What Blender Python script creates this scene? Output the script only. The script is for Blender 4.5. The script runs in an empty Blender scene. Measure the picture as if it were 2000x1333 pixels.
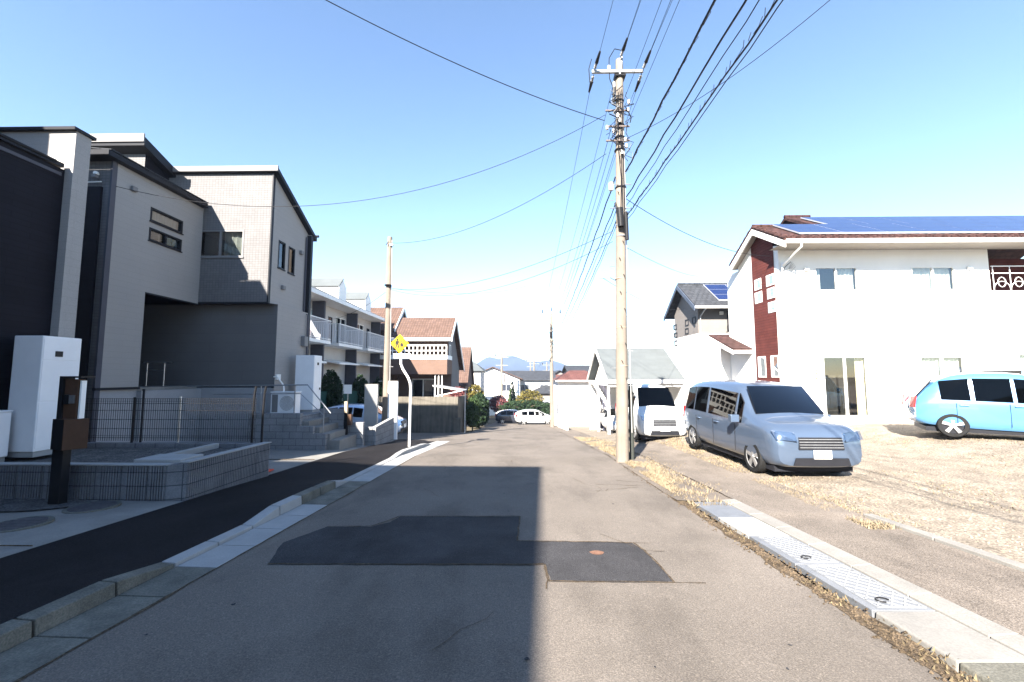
import bpy, math, random
from mathutils import Vector, Matrix, noise
R = math.radians
rnd = random.Random(7)
S = bpy.context.scene
COL = S.collection
# ------------------------------------------------------------------ camera model
F_PX, TH, YAW, EYE = 820.0, math.atan(68/820), math.atan(15/820), 1.65
def g(Y):
    if Y < 12: return -.05*Y
    if Y < 50: return -.6-.085*(Y-12)
    if Y < 150: return -3.83-.042*(Y-50)
    return -8.03
def ray(px, py):
    x = (px-1000)/F_PX; y = (667-py)/F_PX
    a = math.pi/2+TH
    Y = y*math.cos(a)+math.sin(a); Z = y*math.sin(a)-math.cos(a)
    return Vector((x*math.cos(YAW)-Y*math.sin(YAW), x*math.sin(YAW)+Y*math.cos(YAW), Z))
def at(px, py, Y):                       # photo pixel at world depth Y -> world point
    r = ray(px, py); return Vector((0, 0, EYE))+r*(Y/r.y)
def atx(px, py, X):
    r = ray(px, py); return Vector((0, 0, EYE))+r*(X/r.x)
# ------------------------------------------------------------------ materials
MAT = {}
def ramp(nt, a, b, p0=.35, p1=.65):
    n = nt.nodes.new('ShaderNodeValToRGB'); e = n.color_ramp.elements
    e[0].position = p0; e[1].position = p1; e[0].color = (*a, 1); e[1].color = (*b, 1); return n
def mixc(nt, fac, a, b, mode='MIX'):
    n = nt.nodes.new('ShaderNodeMix'); n.data_type = 'RGBA'; n.blend_type = mode
    for s, v in ((n.inputs[0], fac), (n.inputs[6], a), (n.inputs[7], b)):
        if hasattr(v, 'is_linked') or hasattr(v, 'links'): nt.links.new(v, s)
        elif isinstance(v, tuple): s.default_value = (*v, 1)
        else: s.default_value = v
    return n.outputs[2]
def M(name, col, rough=.85, var=.12, scale=1.5, speck=0, speck_scale=120, bump=0, bscale=60, metal=0,
      brick=None, mortar=.55, offset=.5, jit=.08, streak=0, spec=.12, bricb=.3, blot=0):
    if name in MAT: return MAT[name]
    if max(col) < .5 and not metal: col = tuple(c*.74 for c in col)
    m = bpy.data.materials.new(name); m.use_nodes = True; nt = m.node_tree; MAT[name] = m
    bs = nt.nodes['Principled BSDF']; bs.inputs['Roughness'].default_value = rough
    bs.inputs['Metallic'].default_value = metal; bs.inputs['Specular IOR Level'].default_value = spec
    tc = nt.nodes.new('ShaderNodeTexCoord'); L = nt.links.new
    def noi(sc, det=4, src='Object', rg=.6):
        n = nt.nodes.new('ShaderNodeTexNoise'); n.inputs['Scale'].default_value = sc
        n.inputs['Detail'].default_value = det; n.inputs['Roughness'].default_value = rg
        L(tc.outputs[src], n.inputs['Vector']); return n
    lo = tuple(c*(1-var) for c in col); hi = tuple(min(1, c*(1+var)) for c in col)
    base = noi(scale, 5); rp = ramp(nt, lo, hi); L(base.outputs[0], rp.inputs[0]); c = rp.outputs[0]
    hgt = None
    if brick:
        b = nt.nodes.new('ShaderNodeTexBrick'); L(tc.outputs['UV'], b.inputs['Vector'])
        b.offset = offset; b.inputs['Scale'].default_value = 1
        b.inputs['Brick Width'].default_value = brick[0]; b.inputs['Row Height'].default_value = brick[1]
        b.inputs['Mortar Size'].default_value = brick[2]; b.inputs['Mortar Smooth'].default_value = .3
        b.inputs['Color1'].default_value = (1-jit,)*3+(1,); b.inputs['Color2'].default_value = (1, 1, 1, 1)
        b.inputs['Mortar'].default_value = (mortar,)*3+(1,)
        c = mixc(nt, 1.0, c, b.outputs['Color'], 'MULTIPLY'); hgt = b.outputs['Fac']
    if speck:
        n = noi(speck_scale, 2); r2 = ramp(nt, (1-speck,)*3, (1+speck,)*3, .38, .62); L(n.outputs[0], r2.inputs[0])
        c = mixc(nt, 1.0, c, r2.outputs[0], 'MULTIPLY')
    if streak:
        mp = nt.nodes.new('ShaderNodeMapping'); mp.inputs['Scale'].default_value = (3, 3, .25)
        L(tc.outputs['Object'], mp.inputs[0]); n = nt.nodes.new('ShaderNodeTexNoise'); n.inputs['Scale'].default_value = 2
        n.inputs['Detail'].default_value = 6; L(mp.outputs[0], n.inputs['Vector'])
        r2 = ramp(nt, (1-streak,)*3, (1, 1, 1), .3, .6); L(n.outputs[0], r2.inputs[0])
        c = mixc(nt, 1.0, c, r2.outputs[0], 'MULTIPLY')
    if blot:
        mp = nt.nodes.new('ShaderNodeMapping'); mp.inputs['Scale'].default_value = (1, .45, 1); L(tc.outputs['Object'], mp.inputs[0])
        for sc, lo_, p0, p1 in ((blot, .80, .36, .50), (blot*7, .72, .26, .33), (blot*.35, .88, .4, .6)):
            n = nt.nodes.new('ShaderNodeTexNoise'); n.inputs['Scale'].default_value = sc; n.inputs['Detail'].default_value = 7; n.inputs['Roughness'].default_value = .65
            L(mp.outputs[0], n.inputs['Vector']); r2 = ramp(nt, (lo_,)*3, (1, 1, 1), p0, p1); L(n.outputs[0], r2.inputs[0]); c = mixc(nt, 1.0, c, r2.outputs[0], 'MULTIPLY')
        v = nt.nodes.new('ShaderNodeTexVoronoi'); v.inputs['Scale'].default_value = 125; L(tc.outputs['Object'], v.inputs['Vector'])
        r2 = ramp(nt, (1, 1, 1), (1.35, 1.33, 1.3), .84, .97); sx = nt.nodes.new('ShaderNodeSeparateColor'); L(v.outputs['Color'], sx.inputs[0]); L(sx.outputs[0], r2.inputs[0]); c = mixc(nt, 1.0, c, r2.outputs[0], 'MULTIPLY')
    L(c, bs.inputs['Base Color'])
    if bump or brick:
        bp = nt.nodes.new('ShaderNodeBump'); bp.inputs['Distance'].default_value = .01
        if brick:
            iv = nt.nodes.new('ShaderNodeMath'); iv.operation = 'SUBTRACT'; iv.inputs[0].default_value = 1
            L(hgt, iv.inputs[1]); L(iv.outputs[0], bp.inputs['Height']); bp.inputs['Strength'].default_value = bricb
            if bump:
                b2 = nt.nodes.new('ShaderNodeBump'); b2.inputs['Distance'].default_value = .01; b2.inputs['Strength'].default_value = bump
                L(noi(bscale, 3).outputs[0], b2.inputs['Height']); L(bp.outputs[0], b2.inputs['Normal']); bp = b2
        else:
            L(noi(bscale, 3).outputs[0], bp.inputs['Height']); bp.inputs['Strength'].default_value = bump
        L(bp.outputs[0], bs.inputs['Normal'])
    return m
def glass(name, tint, refl=.12, rough=.02, ior=1.5):
    m = bpy.data.materials.new(name); m.use_nodes = True; nt = m.node_tree; nt.nodes.clear(); L = nt.links.new; MAT[name] = m
    o = nt.nodes.new('ShaderNodeOutputMaterial'); t = nt.nodes.new('ShaderNodeBsdfTransparent'); t.inputs[0].default_value = (*tint, 1)
    gl = nt.nodes.new('ShaderNodeBsdfGlossy'); gl.inputs['Roughness'].default_value = rough
    fr = nt.nodes.new('ShaderNodeFresnel'); fr.inputs[0].default_value = ior
    ad = nt.nodes.new('ShaderNodeMath'); ad.operation = 'ADD'; ad.inputs[1].default_value = refl; ad.use_clamp = True
    mx = nt.nodes.new('ShaderNodeMixShader')
    L(fr.outputs[0], ad.inputs[0]); L(ad.outputs[0], mx.inputs[0]); L(t.outputs[0], mx.inputs[1]); L(gl.outputs[0], mx.inputs[2]); L(mx.outputs[0], o.inputs[0])
    return m
def paint(name, col, rough=.25, coat=.6, metal=.0):
    m = M(name, col, rough=rough, var=.03, metal=metal, spec=.5)
    b = m.node_tree.nodes['Principled BSDF']; b.inputs['Coat Weight'].default_value = coat; b.inputs['Coat Roughness'].default_value = .04
    return m
# colours are real-world base colours
asphalt = M('asphalt', (.198, .173, .149), .9, .10, .55, .2, 95, .5, 110, blot=1.1)
asphalt_new = M('asphalt_new', (.016, .0145, .016), .88, .16, 1.2, .5, 120, .6, 110, blot=1.3)
asphalt_patch = M('asphalt_patch', (.056, .055, .058), .9, .22, 1.7, .4, 120, .4, 110, blot=1.6)
asphalt_strip = M('asphalt_strip', (.21, .18, .152), .92, .14, 1.4, .35, 80, .6, 80, blot=2.)
concrete = M('concrete', (.27, .26, .24), .9, .12, 1.8, .07, 60, .15, 60)
concrete_old = M('concrete_old', (.17, .165, .14), .93, .25, 3.0, .16, 70, .4, 60)
concrete_pale = M('concrete_pale', (.40, .40, .39), .88, .08, 2, .05, 90, .1, 70)
concrete_wall = M('concrete_wall', (.16, .145, .12), .93, .2, 1.2, .08, 40, .3, 40, streak=.35)
gravel_m = M('gravel', (.265, .226, .180), .95, .20, 2.2, .38, 34, 1.0, 34)
gravel_grey = M('gravel_grey', (.13, .125, .12), .95, .25, 5, .45, 40, 1.0, 45)
earth = M('earth', (.20, .17, .12), .95, .3, .15, .3, 4, .6, 8)
dirt = M('dirt', (.10, .075, .05), .95, .35, 7, .4, 60, .9, 50)
straw = M('straw', (.26, .21, .14), .9, .25, 5)
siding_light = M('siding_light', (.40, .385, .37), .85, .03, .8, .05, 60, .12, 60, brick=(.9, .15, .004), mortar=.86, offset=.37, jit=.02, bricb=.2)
tile_grey = M('tile_grey', (.20, .195, .197), .6, .05, 1.5, 0, 60, brick=(.095, .075, .005), mortar=.62, offset=0, jit=.12, bricb=.5)
siding_dark = M('siding_dark', (.016, .015, .021), .75, .08, 1.5, brick=(.6, .1, .006), mortar=.6, offset=.5, jit=.15, bricb=.5)
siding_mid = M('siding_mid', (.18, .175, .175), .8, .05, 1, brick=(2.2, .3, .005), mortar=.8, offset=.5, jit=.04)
siding_white = M('siding_white', (.80, .785, .75), .75, .03, 1, brick=(1.9, .3, .004), mortar=.93, offset=.5, jit=.015, bricb=.15)
siding_brown = M('siding_brown', (.15, .045, .038), .8, .10, 3, brick=(.7, .11, .010), mortar=.6, offset=.5, jit=.15, bricb=.5)
siding_beige = M('siding_beige', (.24, .22, .205), .8, .04, 1, brick=(1.2, .15, .004), mortar=.85, jit=.03)
wall_salmon = M('wall_salmon', (.19, .125, .098), .85, .06, 1.5, brick=(.3, .08, .005), mortar=.85, jit=.08)
wall_cream = M('wall_cream', (.50, .48, .46), .85, .06, 1)
foundation_m = M('foundation', (.42, .42, .43), .9, .07, 1.2, .05, 60, .1, 50)
block_m = M('concrete_block', (.30, .30, .305), .92, .1, 2, .12, 70, .35, 70, brick=(.4, .2, .009), mortar=.5, offset=.5, jit=.12)
roof_brown = M('roof_tile_brown', (.085, .045, .04), .75, .22, 3, .1, 30, brick=(.3, .28, .02), mortar=.4, offset=.5, jit=.3, bricb=1)
roof_orange = M('roof_tile_orange', (.155, .10, .080), .8, .15, 2, brick=(.22, .3, .03), mortar=.6, offset=0, jit=.2, bricb=1)
roof_dark = M('roof_tile_dark', (.07, .075, .085), .7, .2, 3, brick=(.3, .28, .02), mortar=.45, jit=.3, bricb=1)
roof_grey = M('roof_grey', (.13, .145, .15), .8, .06, 1.2, .05, 40, brick=(.9, .45, .006), mortar=.8, jit=.05)
roof_red = M('roof_red', (.15, .07, .062), .75, .15, 2, brick=(.4, .3, .02), mortar=.6)
trim_blue = M('trim_slate', (.10, .10, .12), .6, .05, 3)
dark_trim = M('dark_trim', (.022, .023, .028), .5, .08, 3)
mid_trim = M('grey_trim', (.24, .235, .235), .55, .05, 3)
white_trim = M('white_trim', (.78, .77, .74), .5, .03, 2)
rail_m = M('rail_pale', (.55, .56, .58), .5, .03, 3)
soffit_m = M('soffit', (.40, .36, .31), .8, .04, 2)
metal = M('brushed_metal', (.50, .50, .50), .35, .06, 6, metal=.8)
galv = M('galvanised_steel', (.26, .27, .28), .45, .12, 6, .1, 60, metal=.55)
dark_metal = M('dark_metal', (.02, .02, .022), .4, .1, 5)
pole_conc = M('pole_concrete', (.25, .215, .18), .88, .10, 2.2, .07, 80, .15, 60, streak=.2)
cable_m = M('cable_black', (.012, .013, .018), .55, .1, 4)
porcelain = M('porcelain', (.38, .37, .36), .3, .04, 6, spec=.6)
brown_box = M('brown_box', (.10, .055, .035), .6, .08, 8)
cab_white = M('cabinet_white', (.72, .72, .72), .45, .03, 3)
yellow_m = M('sign_yellow', (.55, .35, .01), .5, .02, 3)
ink = M('sign_ink', (.03, .03, .03), .6, .02, 3)
orange_m = M('cone_orange', (.55, .06, .03), .5, .05, 4)
rubber = M('rubber', (.02, .02, .02), .8, .15, 12, bump=.2)
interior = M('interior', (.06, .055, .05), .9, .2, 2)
curtain_m = M('curtain', (.70, .70, .66), .9, .1, 8)
curtain_cream = M('curtain_cream', (.70, .62, .45), .9, .1, 8)
bark = M('bark', (.12, .09, .06), .9, .2, 8, bump=.6, bscale=20)
leaf_dark = M('leaf_dark', (.022, .042, .018), .7, .45, 5)
leaf_mid = M('leaf_mid', (.05, .085, .03), .7, .4, 4)
leaf_yellow = M('leaf_yellow', (.13, .11, .03), .75, .4, 4)
leaf_red = M('leaf_red', (.17, .06, .06), .75, .35, 4)
door_m = M('door_brown', (.09, .045, .03), .5, .15, 4)
green_net = M('green_net', (.03, .10, .085), .8, .1, 6, brick=(.05, .05, .01), mortar=.5, offset=0)
solar = M('solar_cell', (.012, .022, .085), .2, .1, 3, brick=(.17, .17, .004), mortar=1.6, offset=0, jit=.1, spec=.9, bricb=0)
solar_f = M('solar_frame', (.60, .62, .66), .4, .04, 4, metal=.6)
glass_w = glass('window_glass', (.75, .8, .8), .14)
glass_d = glass('dark_glass', (.30, .32, .34), .10)
glass_car = glass('car_glass', (.10, .12, .13), .0, .02, 1.28)
paint_silver = paint('paint_silver_blue', (.085, .12, .18), .28, .8, .45)
paint_blue = paint('paint_light_blue', (.07, .20, .38), .25, .8, .1)
paint_white = paint('paint_white', (.55, .57, .57), .3, .7)
paint_pale = paint('paint_pale_blue', (.40, .52, .70), .25, .8, .3)
paint_dark = paint('paint_dark', (.03, .035, .05), .25, .8)
head_m = glass('lamp_lens', (.85, .87, .9), .25, .05)
red_lens = M('lamp_red', (.45, .02, .02), .2, .05, 5, spec=.7)
hill_m = M('hill_forest', (.035, .045, .05), .95, .3, .004)
# ------------------------------------------------------------------ mesh builder
ORG = {}
class MB:
    def __init__(s): s.v = []; s.f = []; s.mi = []; s.mats = []
    def m(s, mat):
        if mat not in s.mats: s.mats.append(mat)
        return s.mats.index(mat)
    def face(s, pts, mat):
        n = len(s.v); s.v += [Vector(p) for p in pts]; s.f.append(tuple(range(n, n+len(pts)))); s.mi.append(s.m(mat))
    def mesh(s, V, Fs, mat):
        n = len(s.v); s.v += [Vector(p) for p in V]; k = s.m(mat)
        for f in Fs: s.f.append(tuple(n+i for i in f)); s.mi.append(k)
    def hexa(s, P, mat):                 # 8 points: bottom 4 (ccw), top 4
        s.mesh(P, [(3, 2, 1, 0), (4, 5, 6, 7), (0, 1, 5, 4), (1, 2, 6, 5), (2, 3, 7, 6), (3, 0, 4, 7)], mat)
    def box(s, x0, x1, y0, y1, z0, z1, mat):
        s.hexa([(x0, y0, z0), (x1, y0, z0), (x1, y1, z0), (x0, y1, z0), (x0, y0, z1), (x1, y0, z1), (x1, y1, z1), (x0, y1, z1)], mat)
    def fbox(s, F, a0, a1, b0, b1, c0, c1, mat):
        p = lambda a, b, c: F[0]+F[1]*a+Vector((0, 0, b))+F[2]*c
        s.hexa([p(a0, b0, c1), p(a1, b0, c1), p(a1, b0, c0), p(a0, b0, c0), p(a0, b1, c1), p(a1, b1, c1), p(a1, b1, c0), p(a0, b1, c0)], mat)
    def prism(s, poly, d, mat):          # polygon extruded by vector d
        n = len(poly); d = Vector(d); P = [Vector(p) for p in poly]; Q = [p+d for p in P]
        s.mesh(P+Q, [tuple(range(n))[::-1], tuple(range(n, 2*n))]+[(i, (i+1) % n, n+(i+1) % n, n+i) for i in range(n)], mat)
    def tube(s, pts, r, mat, n=6, r2=None, cap=True):
        pts = [Vector(p) for p in pts]; V = []; N = len(pts); up = None
        for i, p in enumerate(pts):
            t = (pts[min(i+1, N-1)]-pts[max(i-1, 0)]).normalized()
            if up is None:
                up = Vector((0, 0, 1)) if abs(t.z) < .9 else Vector((1, 0, 0))
            a = t.cross(up).normalized(); b = a.cross(t).normalized(); up = b
            rr = r if r2 is None else r+(r2-r)*i/(N-1)
            for k in range(n):
                w = 2*math.pi*k/n; V.append(p+a*(math.cos(w)*rr)+b*(math.sin(w)*rr))
        Fs = [(i*n+k, i*n+(k+1) % n, (i+1)*n+(k+1) % n, (i+1)*n+k) for i in range(N-1) for k in range(n)]
        if cap: Fs += [tuple(range(n))[::-1], tuple(range((N-1)*n, N*n))]
        s.mesh(V, Fs, mat)
    def build(s, name, parent=None, bevel=0, smooth=False, mat=None):
        o0 = ORG.get(parent.name, Vector()) if parent else (Vector())
        me = bpy.data.meshes.new(name); me.from_pydata([tuple(v-o0) for v in s.v], [], s.f)
        for m_ in s.mats: me.materials.append(m_)
        me.polygons.foreach_set('material_index', s.mi)
        me.update()
        uv = me.uv_layers.new(name='UVMap'); dat = [0.0]*(2*len(me.loops)); Z = Vector((0, 0, 1))
        for p in me.polygons:
            n = p.normal
            if abs(n.z) > .985: U, W = Vector((1, 0, 0)), Vector((0, 1, 0))
            else:
                U = Z.cross(n)
                if U.length < 1e-6: U = Vector((1, 0, 0))
                U.normalize(); W = n.cross(U)
            for li in p.loop_indices:
                c = s.v[me.loops[li].vertex_index]; dat[2*li] = c.dot(U); dat[2*li+1] = c.dot(W)
        uv.data.foreach_set('uv', dat)
        if smooth:
            me.polygons.foreach_set('use_smooth', [True]*len(me.polygons))
            try: me.set_sharp_from_angle(angle=R(smooth if smooth is not True else 40))
            except Exception: pass
        ob = bpy.data.objects.new(name, me); COL.objects.link(ob)
        if parent: ob.parent = parent; ORG[ob.name] = o0
        else: ORG[ob.name] = Vector()
        if bevel:
            b = ob.modifiers.new('Bevel', 'BEVEL'); b.width = bevel; b.segments = 2; b.limit_method = 'ANGLE'; b.angle_limit = R(40)
        return ob
def thing(name, label, cat, loc=(0, 0, 0), group=None):
    o = bpy.data.objects.new(name, None); COL.objects.link(o); o.location = loc; o.empty_display_size = .3
    o['label'] = label; o['category'] = cat
    if group: o['group'] = group
    ORG[o.name] = Vector(loc); return o
def tag(o, label, cat, group=None, kind=None):
    o['label'] = label; o['category'] = cat
    if group: o['group'] = group
    if kind: o['kind'] = kind
    return o
def struct(o, label=None):
    o['kind'] = 'structure'
    if label: o['label'] = label
    return o
def copy_tree(o, parent=None):
    c = o.copy(); COL.objects.link(c)
    if parent: c.parent = parent
    ORG[c.name] = ORG.get(o.name, Vector())
    for ch in list(o.children): copy_tree(ch, c)
    return c
def FX(y): return (Vector((0, y, 0)), Vector((1, 0, 0)), Vector((0, -1, 0)))      # wall facing the camera
def FL(x): return (Vector((x, 0, 0)), Vector((0, 1, 0)), Vector((1, 0, 0)))       # wall facing +X
def FR(x): return (Vector((x, 0, 0)), Vector((0, 1, 0)), Vector((-1, 0, 0)))      # wall facing -X
def P(F, a, b, c=0): return F[0]+F[1]*a+Vector((0, 0, b))+F[2]*c
def wall(mb, F, a0, a1, b0, b1, mat, holes=(), depth=.14, niche=.9, reveal=None):
    """wall sheet with real window openings, reveals and a shallow room behind each"""
    xs = sorted({a0, a1, *[h[0] for h in holes], *[h[1] for h in holes]}); zs = sorted({b0, b1, *[h[2] for h in holes], *[h[3] for h in holes]})
    for i in range(len(xs)-1):
        for j in range(len(zs)-1):
            cx, cz = (xs[i]+xs[i+1])/2, (zs[j]+zs[j+1])/2
            if any(h[0] < cx < h[1] and h[2] < cz < h[3] for h in holes): continue
            mb.face([P(F, xs[i], zs[j]), P(F, xs[i+1], zs[j]), P(F, xs[i+1], zs[j+1]), P(F, xs[i], zs[j+1])], mat)
    for h in holes:
        x0, x1, z0, z1 = h[:4]; rv = reveal or mat
        for A, B in (((x0, z0), (x1, z0)), ((x1, z0), (x1, z1)), ((x1, z1), (x0, z1)), ((x0, z1), (x0, z0))):
            mb.face([P(F, *A), P(F, *B), P(F, *B, -depth), P(F, *A, -depth)], rv)
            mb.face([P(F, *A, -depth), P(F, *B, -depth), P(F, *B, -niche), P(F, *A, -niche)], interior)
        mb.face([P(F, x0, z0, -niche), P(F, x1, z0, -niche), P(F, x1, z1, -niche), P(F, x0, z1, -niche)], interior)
def window(parent, F, a0, a1, b0, b1, fm, panes=2, fw=.045, dep=.06, gl=None, curtain=None, sill=True, cspan=None, label=None, cmat=None, name='window'):
    mb = MB(); f = lambda *k: mb.fbox(F, *k)
    f(a0, a1, b0, b0+fw, -dep, .012, fm); f(a0, a1, b1-fw, b1, -dep, .012, fm)
    f(a0, a0+fw, b0+fw, b1-fw, -dep, .012, fm); f(a1-fw, a1, b0+fw, b1-fw, -dep, .012, fm)
    for k in range(1, panes):
        a = a0+(a1-a0)*k/panes; f(a-fw*.55, a+fw*.55, b0+fw, b1-fw, -dep+.004, .006, fm)
    w = mb.build(name, parent)
    if label: w['label'] = label
    mb = MB(); mb.face([P(F, a0+.01, b0+.01, -dep*.6), P(F, a1-.01, b0+.01, -dep*.6), P(F, a1-.01, b1-.01, -dep*.6), P(F, a0+.01, b1-.01, -dep*.6)], gl or glass_w)
    mb.build('pane', w)
    if sill:
        mb = MB(); mb.fbox(F, a0-.02, a1+.02, b0-.03, b0-.002, 0, .035, fm); mb.build('sill', w)
    if curtain:
        for (c0, c1) in (cspan or [(a0+fw, a1-fw)]):
            mb = MB(); n = max(6, int((c1-c0)/.045)); V = []; Fs = []
            for i in range(n+1):
                a = c0+(c1-c0)*i/n; off = -.17-.022*math.sin(i*1.9)-.01*math.sin(i*.7)
                V += [P(F, a, b0+.02, off), P(F, a, b1-.02, off)]
            Fs = [(2*i, 2*i+2, 2*i+3, 2*i+1) for i in range(n)]
            mb.mesh(V, Fs, cmat or curtain_m); mb.build('curtain', w, smooth=True)
    return w
# ------------------------------------------------------------------ ground sheets
YS = [-30, -20, -12, -6]+[i*.5 for i in range(-8, 40)]+[20+i for i in range(32)]+[55, 60, 70, 80, 100, 120, 150, 200, 300, 600, 1200, 2200]
def strip(name, x0, x1, y0, y1, off, mat, nx=1, fx=None, jitter=0, seed=0, skirt=0):
    ys = [y0]+[y for y in YS if y0 < y < y1]+[y1]
    if jitter:
        n = int((y1-y0)/.12); ys = [y0+(y1-y0)*i/n for i in range(n+1)]
    r = random.Random(seed); mb = MB(); V = []
    for i, y in enumerate(ys):
        for k in range(nx+1):
            xl = x0(y) if callable(x0) else x0; xr = x1(y) if callable(x1) else x1
            x = xl+(xr-xl)*k/nx
            if jitter and k in (0, nx): x += jitter*(noise.noise(Vector((y*2.2, seed+k, 0)))+.6*noise.noise(Vector((y*9, seed+k, 3))))
            z = g(y)+(off(x, y) if callable(off) else off); V.append((x, y, z))
    w = nx+1
    Fs = [(i*w+k, i*w+k+1, (i+1)*w+k+1, (i+1)*w+k) for i in range(len(ys)-1) for k in range(nx)]
    mb.mesh(V, Fs, mat)
    return mb
def sstep(t): t = max(0, min(1, t)); return t*t*(3-2*t)
gm = strip('ground', -1600, 1600, -30, 2200, -.10, earth, nx=1); struct(gm.build('ground'), 'flat earth ground reaching the horizon')
rd = strip('road', -2.96, 2.52, -12, 62, 0, asphalt, nx=2); struct(rd.build('road'), 'worn grey asphalt road')
struct(strip('side_lane', -22, -2.96, 17.6, 25.6, -.012, asphalt).build('side_lane'), 'shaded asphalt lane joining from the left')
# left pavement, gutter and kerb
def kerb_h(y):
    tab = [(-12, .13), (3.85, .13), (3.95, .055), (5.45, .055), (5.9, .14), (6.15, .15), (7.75, .15), (7.85, .12), (8.35, .03), (11.6, .03), (12.3, .12), (15.4, .12), (15.9, .03), (17.6, .02)]
    for (a, p), (b, q) in zip(tab, tab[1:]):
        if y <= b: return p+(q-p)*(y-a)/(b-a)
    return .02
def walk_off(x, y):
    k = kerb_h(y)-.006; t = sstep((-3.52-x)/.9); return k*(1-t)+.10*t
struct(strip('sidewalk', -5.02, -3.50, -12, 17.6, walk_off, asphalt_new, nx=5).build('sidewalk', smooth=True), 'fresh black asphalt pavement')
mb = MB()
y = -12.0
while y < 17.5:                           # gutter slabs with open joints
    m_ = concrete_old if (y < 3.9 or 6.2 < y < 7.8) else concrete_pale
    y2 = y+.584; mb.hexa([(-3.34, y, g(y)-.05), (-2.95, y, g(y)-.05), (-2.95, y2, g(y2)-.05), (-3.34, y2, g(y2)-.05),
             (-3.34, y, g(y)+.012), (-2.95, y, g(y)+.004), (-2.95, y2, g(y2)+.004), (-3.34, y2, g(y2)+.012)], m_)
    y += .6
struct(mb.build('gutter', bevel=.004), 'row of concrete gutter slabs on the left')
mb = MB(); y = -12.0
while y < 17.5:
    old = (y < 3.85 or 6.2 < y < 7.75); m_ = concrete_old if old else concrete_pale
    y2 = y+.582; h1, h2 = kerb_h(y+.01), kerb_h(y2)
    mb.hexa([(-3.50, y, g(y)-.08), (-3.345, y, g(y)-.08), (-3.345, y2, g(y2)-.08), (-3.50, y2, g(y2)-.08),
             (-3.50, y, g(y)+h1), (-3.36, y, g(y)+h1-.012), (-3.36, y2, g(y2)+h2-.012), (-3.50, y2, g(y2)+h2)], m_)
    y += .6
struct(mb.build('kerb', bevel=.008), 'concrete kerb stones, old and new, along the left of the road')
struct(strip('crack', lambda y: -2.95+.004, lambda y: -2.925+.03*max(0, noise.noise(Vector((y*1.3, 5, 0)))), -3, 12, .005, dirt, jitter=.012, seed=5).build('dirt_line'), 'thin dark dirt line beside the gutter')
# concrete aprons on the left
apr = strip('apron', -30, -5.024, -12, 6.36, lambda x, y: .10+.02*sstep((-5-x)/2), concrete, nx=6)
struct(apr.build('concrete_apron'), 'pale concrete forecourt at lower left')
mb = MB(); x = -6.9
V = []
for i in range(19):
    w = 2*math.pi*i/18
    V.append((-7.35+1.15*math.cos(w)*(1+.1*math.sin(3*w)), 6.0+.42*math.sin(w)*(1+.12*math.cos(2*w)), 0))
mb.face([(p[0], p[1], g(p[1])+.128) for p in V[:-1]], gravel_grey); struct(mb.build('gravel_bed'), 'dark gravel bed at the foot of the block wall')
drv = strip('driveway', -14, -5.024, 8.46, 17.6, lambda x, y: .10+.03*sstep((-5-x)/2), concrete, nx=4)
struct(drv.build('driveway'), 'concrete driveway beside the steps')
mb = MB()
for yy in (2.2, 4.4): mb.box(-12, -5.03, yy-.004, yy+.004, g(yy)+.118, g(yy)+.128, dirt)
mb.box(-8.4, -5.03, 10.4, 10.41, g(10.4)+.12, g(10.4)+.135, dirt)
struct(mb.build('joint_line'), 'dark joints cut in the concrete')
# right shoulder, gutter line, verge and lot
def lot_off(x, y):
    if y < 6.4: flat = 0.0
    else: flat = (-.32-.008*(y-6.4))-g(y)
    t = sstep((x-3.2)/2.6) if y < 16 else sstep((x-(3.2+min(1, (y-16)/4)*3.4))/2.6)
    far = 1-sstep((y-36)/8)
    return .02+flat*t*far+.30*sstep((x-9.8)/3)*sstep((y-7)/3)*far
struct(strip('verge', 2.50, 3.7, 6.9, 62, lambda x, y: lot_off(x, y)-.004+.02*noise.noise(Vector((x*3, y*2, 0))), asphalt_strip, nx=4).build('verge', smooth=True), 'dusty asphalt verge right of the road')
struct(strip('gravel_lot', 3.70, 40, 6.1, 46, lambda x, y: lot_off(x, y)+.012*noise.noise(Vector((x*1.5, y*1.5, 2))), gravel_m, nx=60).build('gravel_lot', smooth=True), 'pale gravel parking lot with dry grass')
struct(strip('gravel_lot_near', 4.90, 40, -12, 6.1, lambda x, y: .02+.012*noise.noise(Vector((x*1.5, y*1.5, 2))), gravel_m, nx=50).build('gravel_lot', smooth=True), 'gravel lot beyond the thin kerb')
struct(strip('footway', lambda y: 3.42+(.03*noise.noise(Vector((y*3, 0, 1))) if y > 6.9 else 0), lambda y: 4.76+(.10*noise.noise(Vector((y*2, 0, 5))) if y > 6.1 else 0), -12, 15.5, lambda x, y: .012 if y < 6.1 else max(.012, lot_off(x, y)+.014), asphalt_strip, nx=6, jitter=.001).build('footway', smooth=True), 'dusty asphalt footway on the right')
mb = MB(); y = -12
while y < 6.0:
    y2 = y+1.0; mb.hexa([(4.76, y, g(y)-.05), (4.90, y, g(y)-.05), (4.90, y2, g(y2)-.05), (4.76, y2, g(y2)-.05), (4.765, y, g(y)+.05), (4.895, y, g(y)+.05), (4.895, y2, g(y2)+.05), (4.765, y2, g(y2)+.05)], concrete); y += 1.006
struct(mb.build('edging', bevel=.01), 'thin concrete edging between footway and gravel')
mb = MB(); y = -12
while y < 6.8:
    y2 = min(y+.6, 6.95); mb.hexa([(3.215, y, g(y)-.08), (3.42, y, g(y)-.08), (3.42, y2, g(y2)-.08), (3.215, y2, g(y2)-.08), (3.22, y, g(y)+.028), (3.42, y, g(y)+.045), (3.42, y2, g(y2)+.045), (3.22, y2, g(y2)+.028)], concrete); y += .604
struct(mb.build('kerb', bevel=.008), 'concrete kerb strip beside the channel covers')
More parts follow.
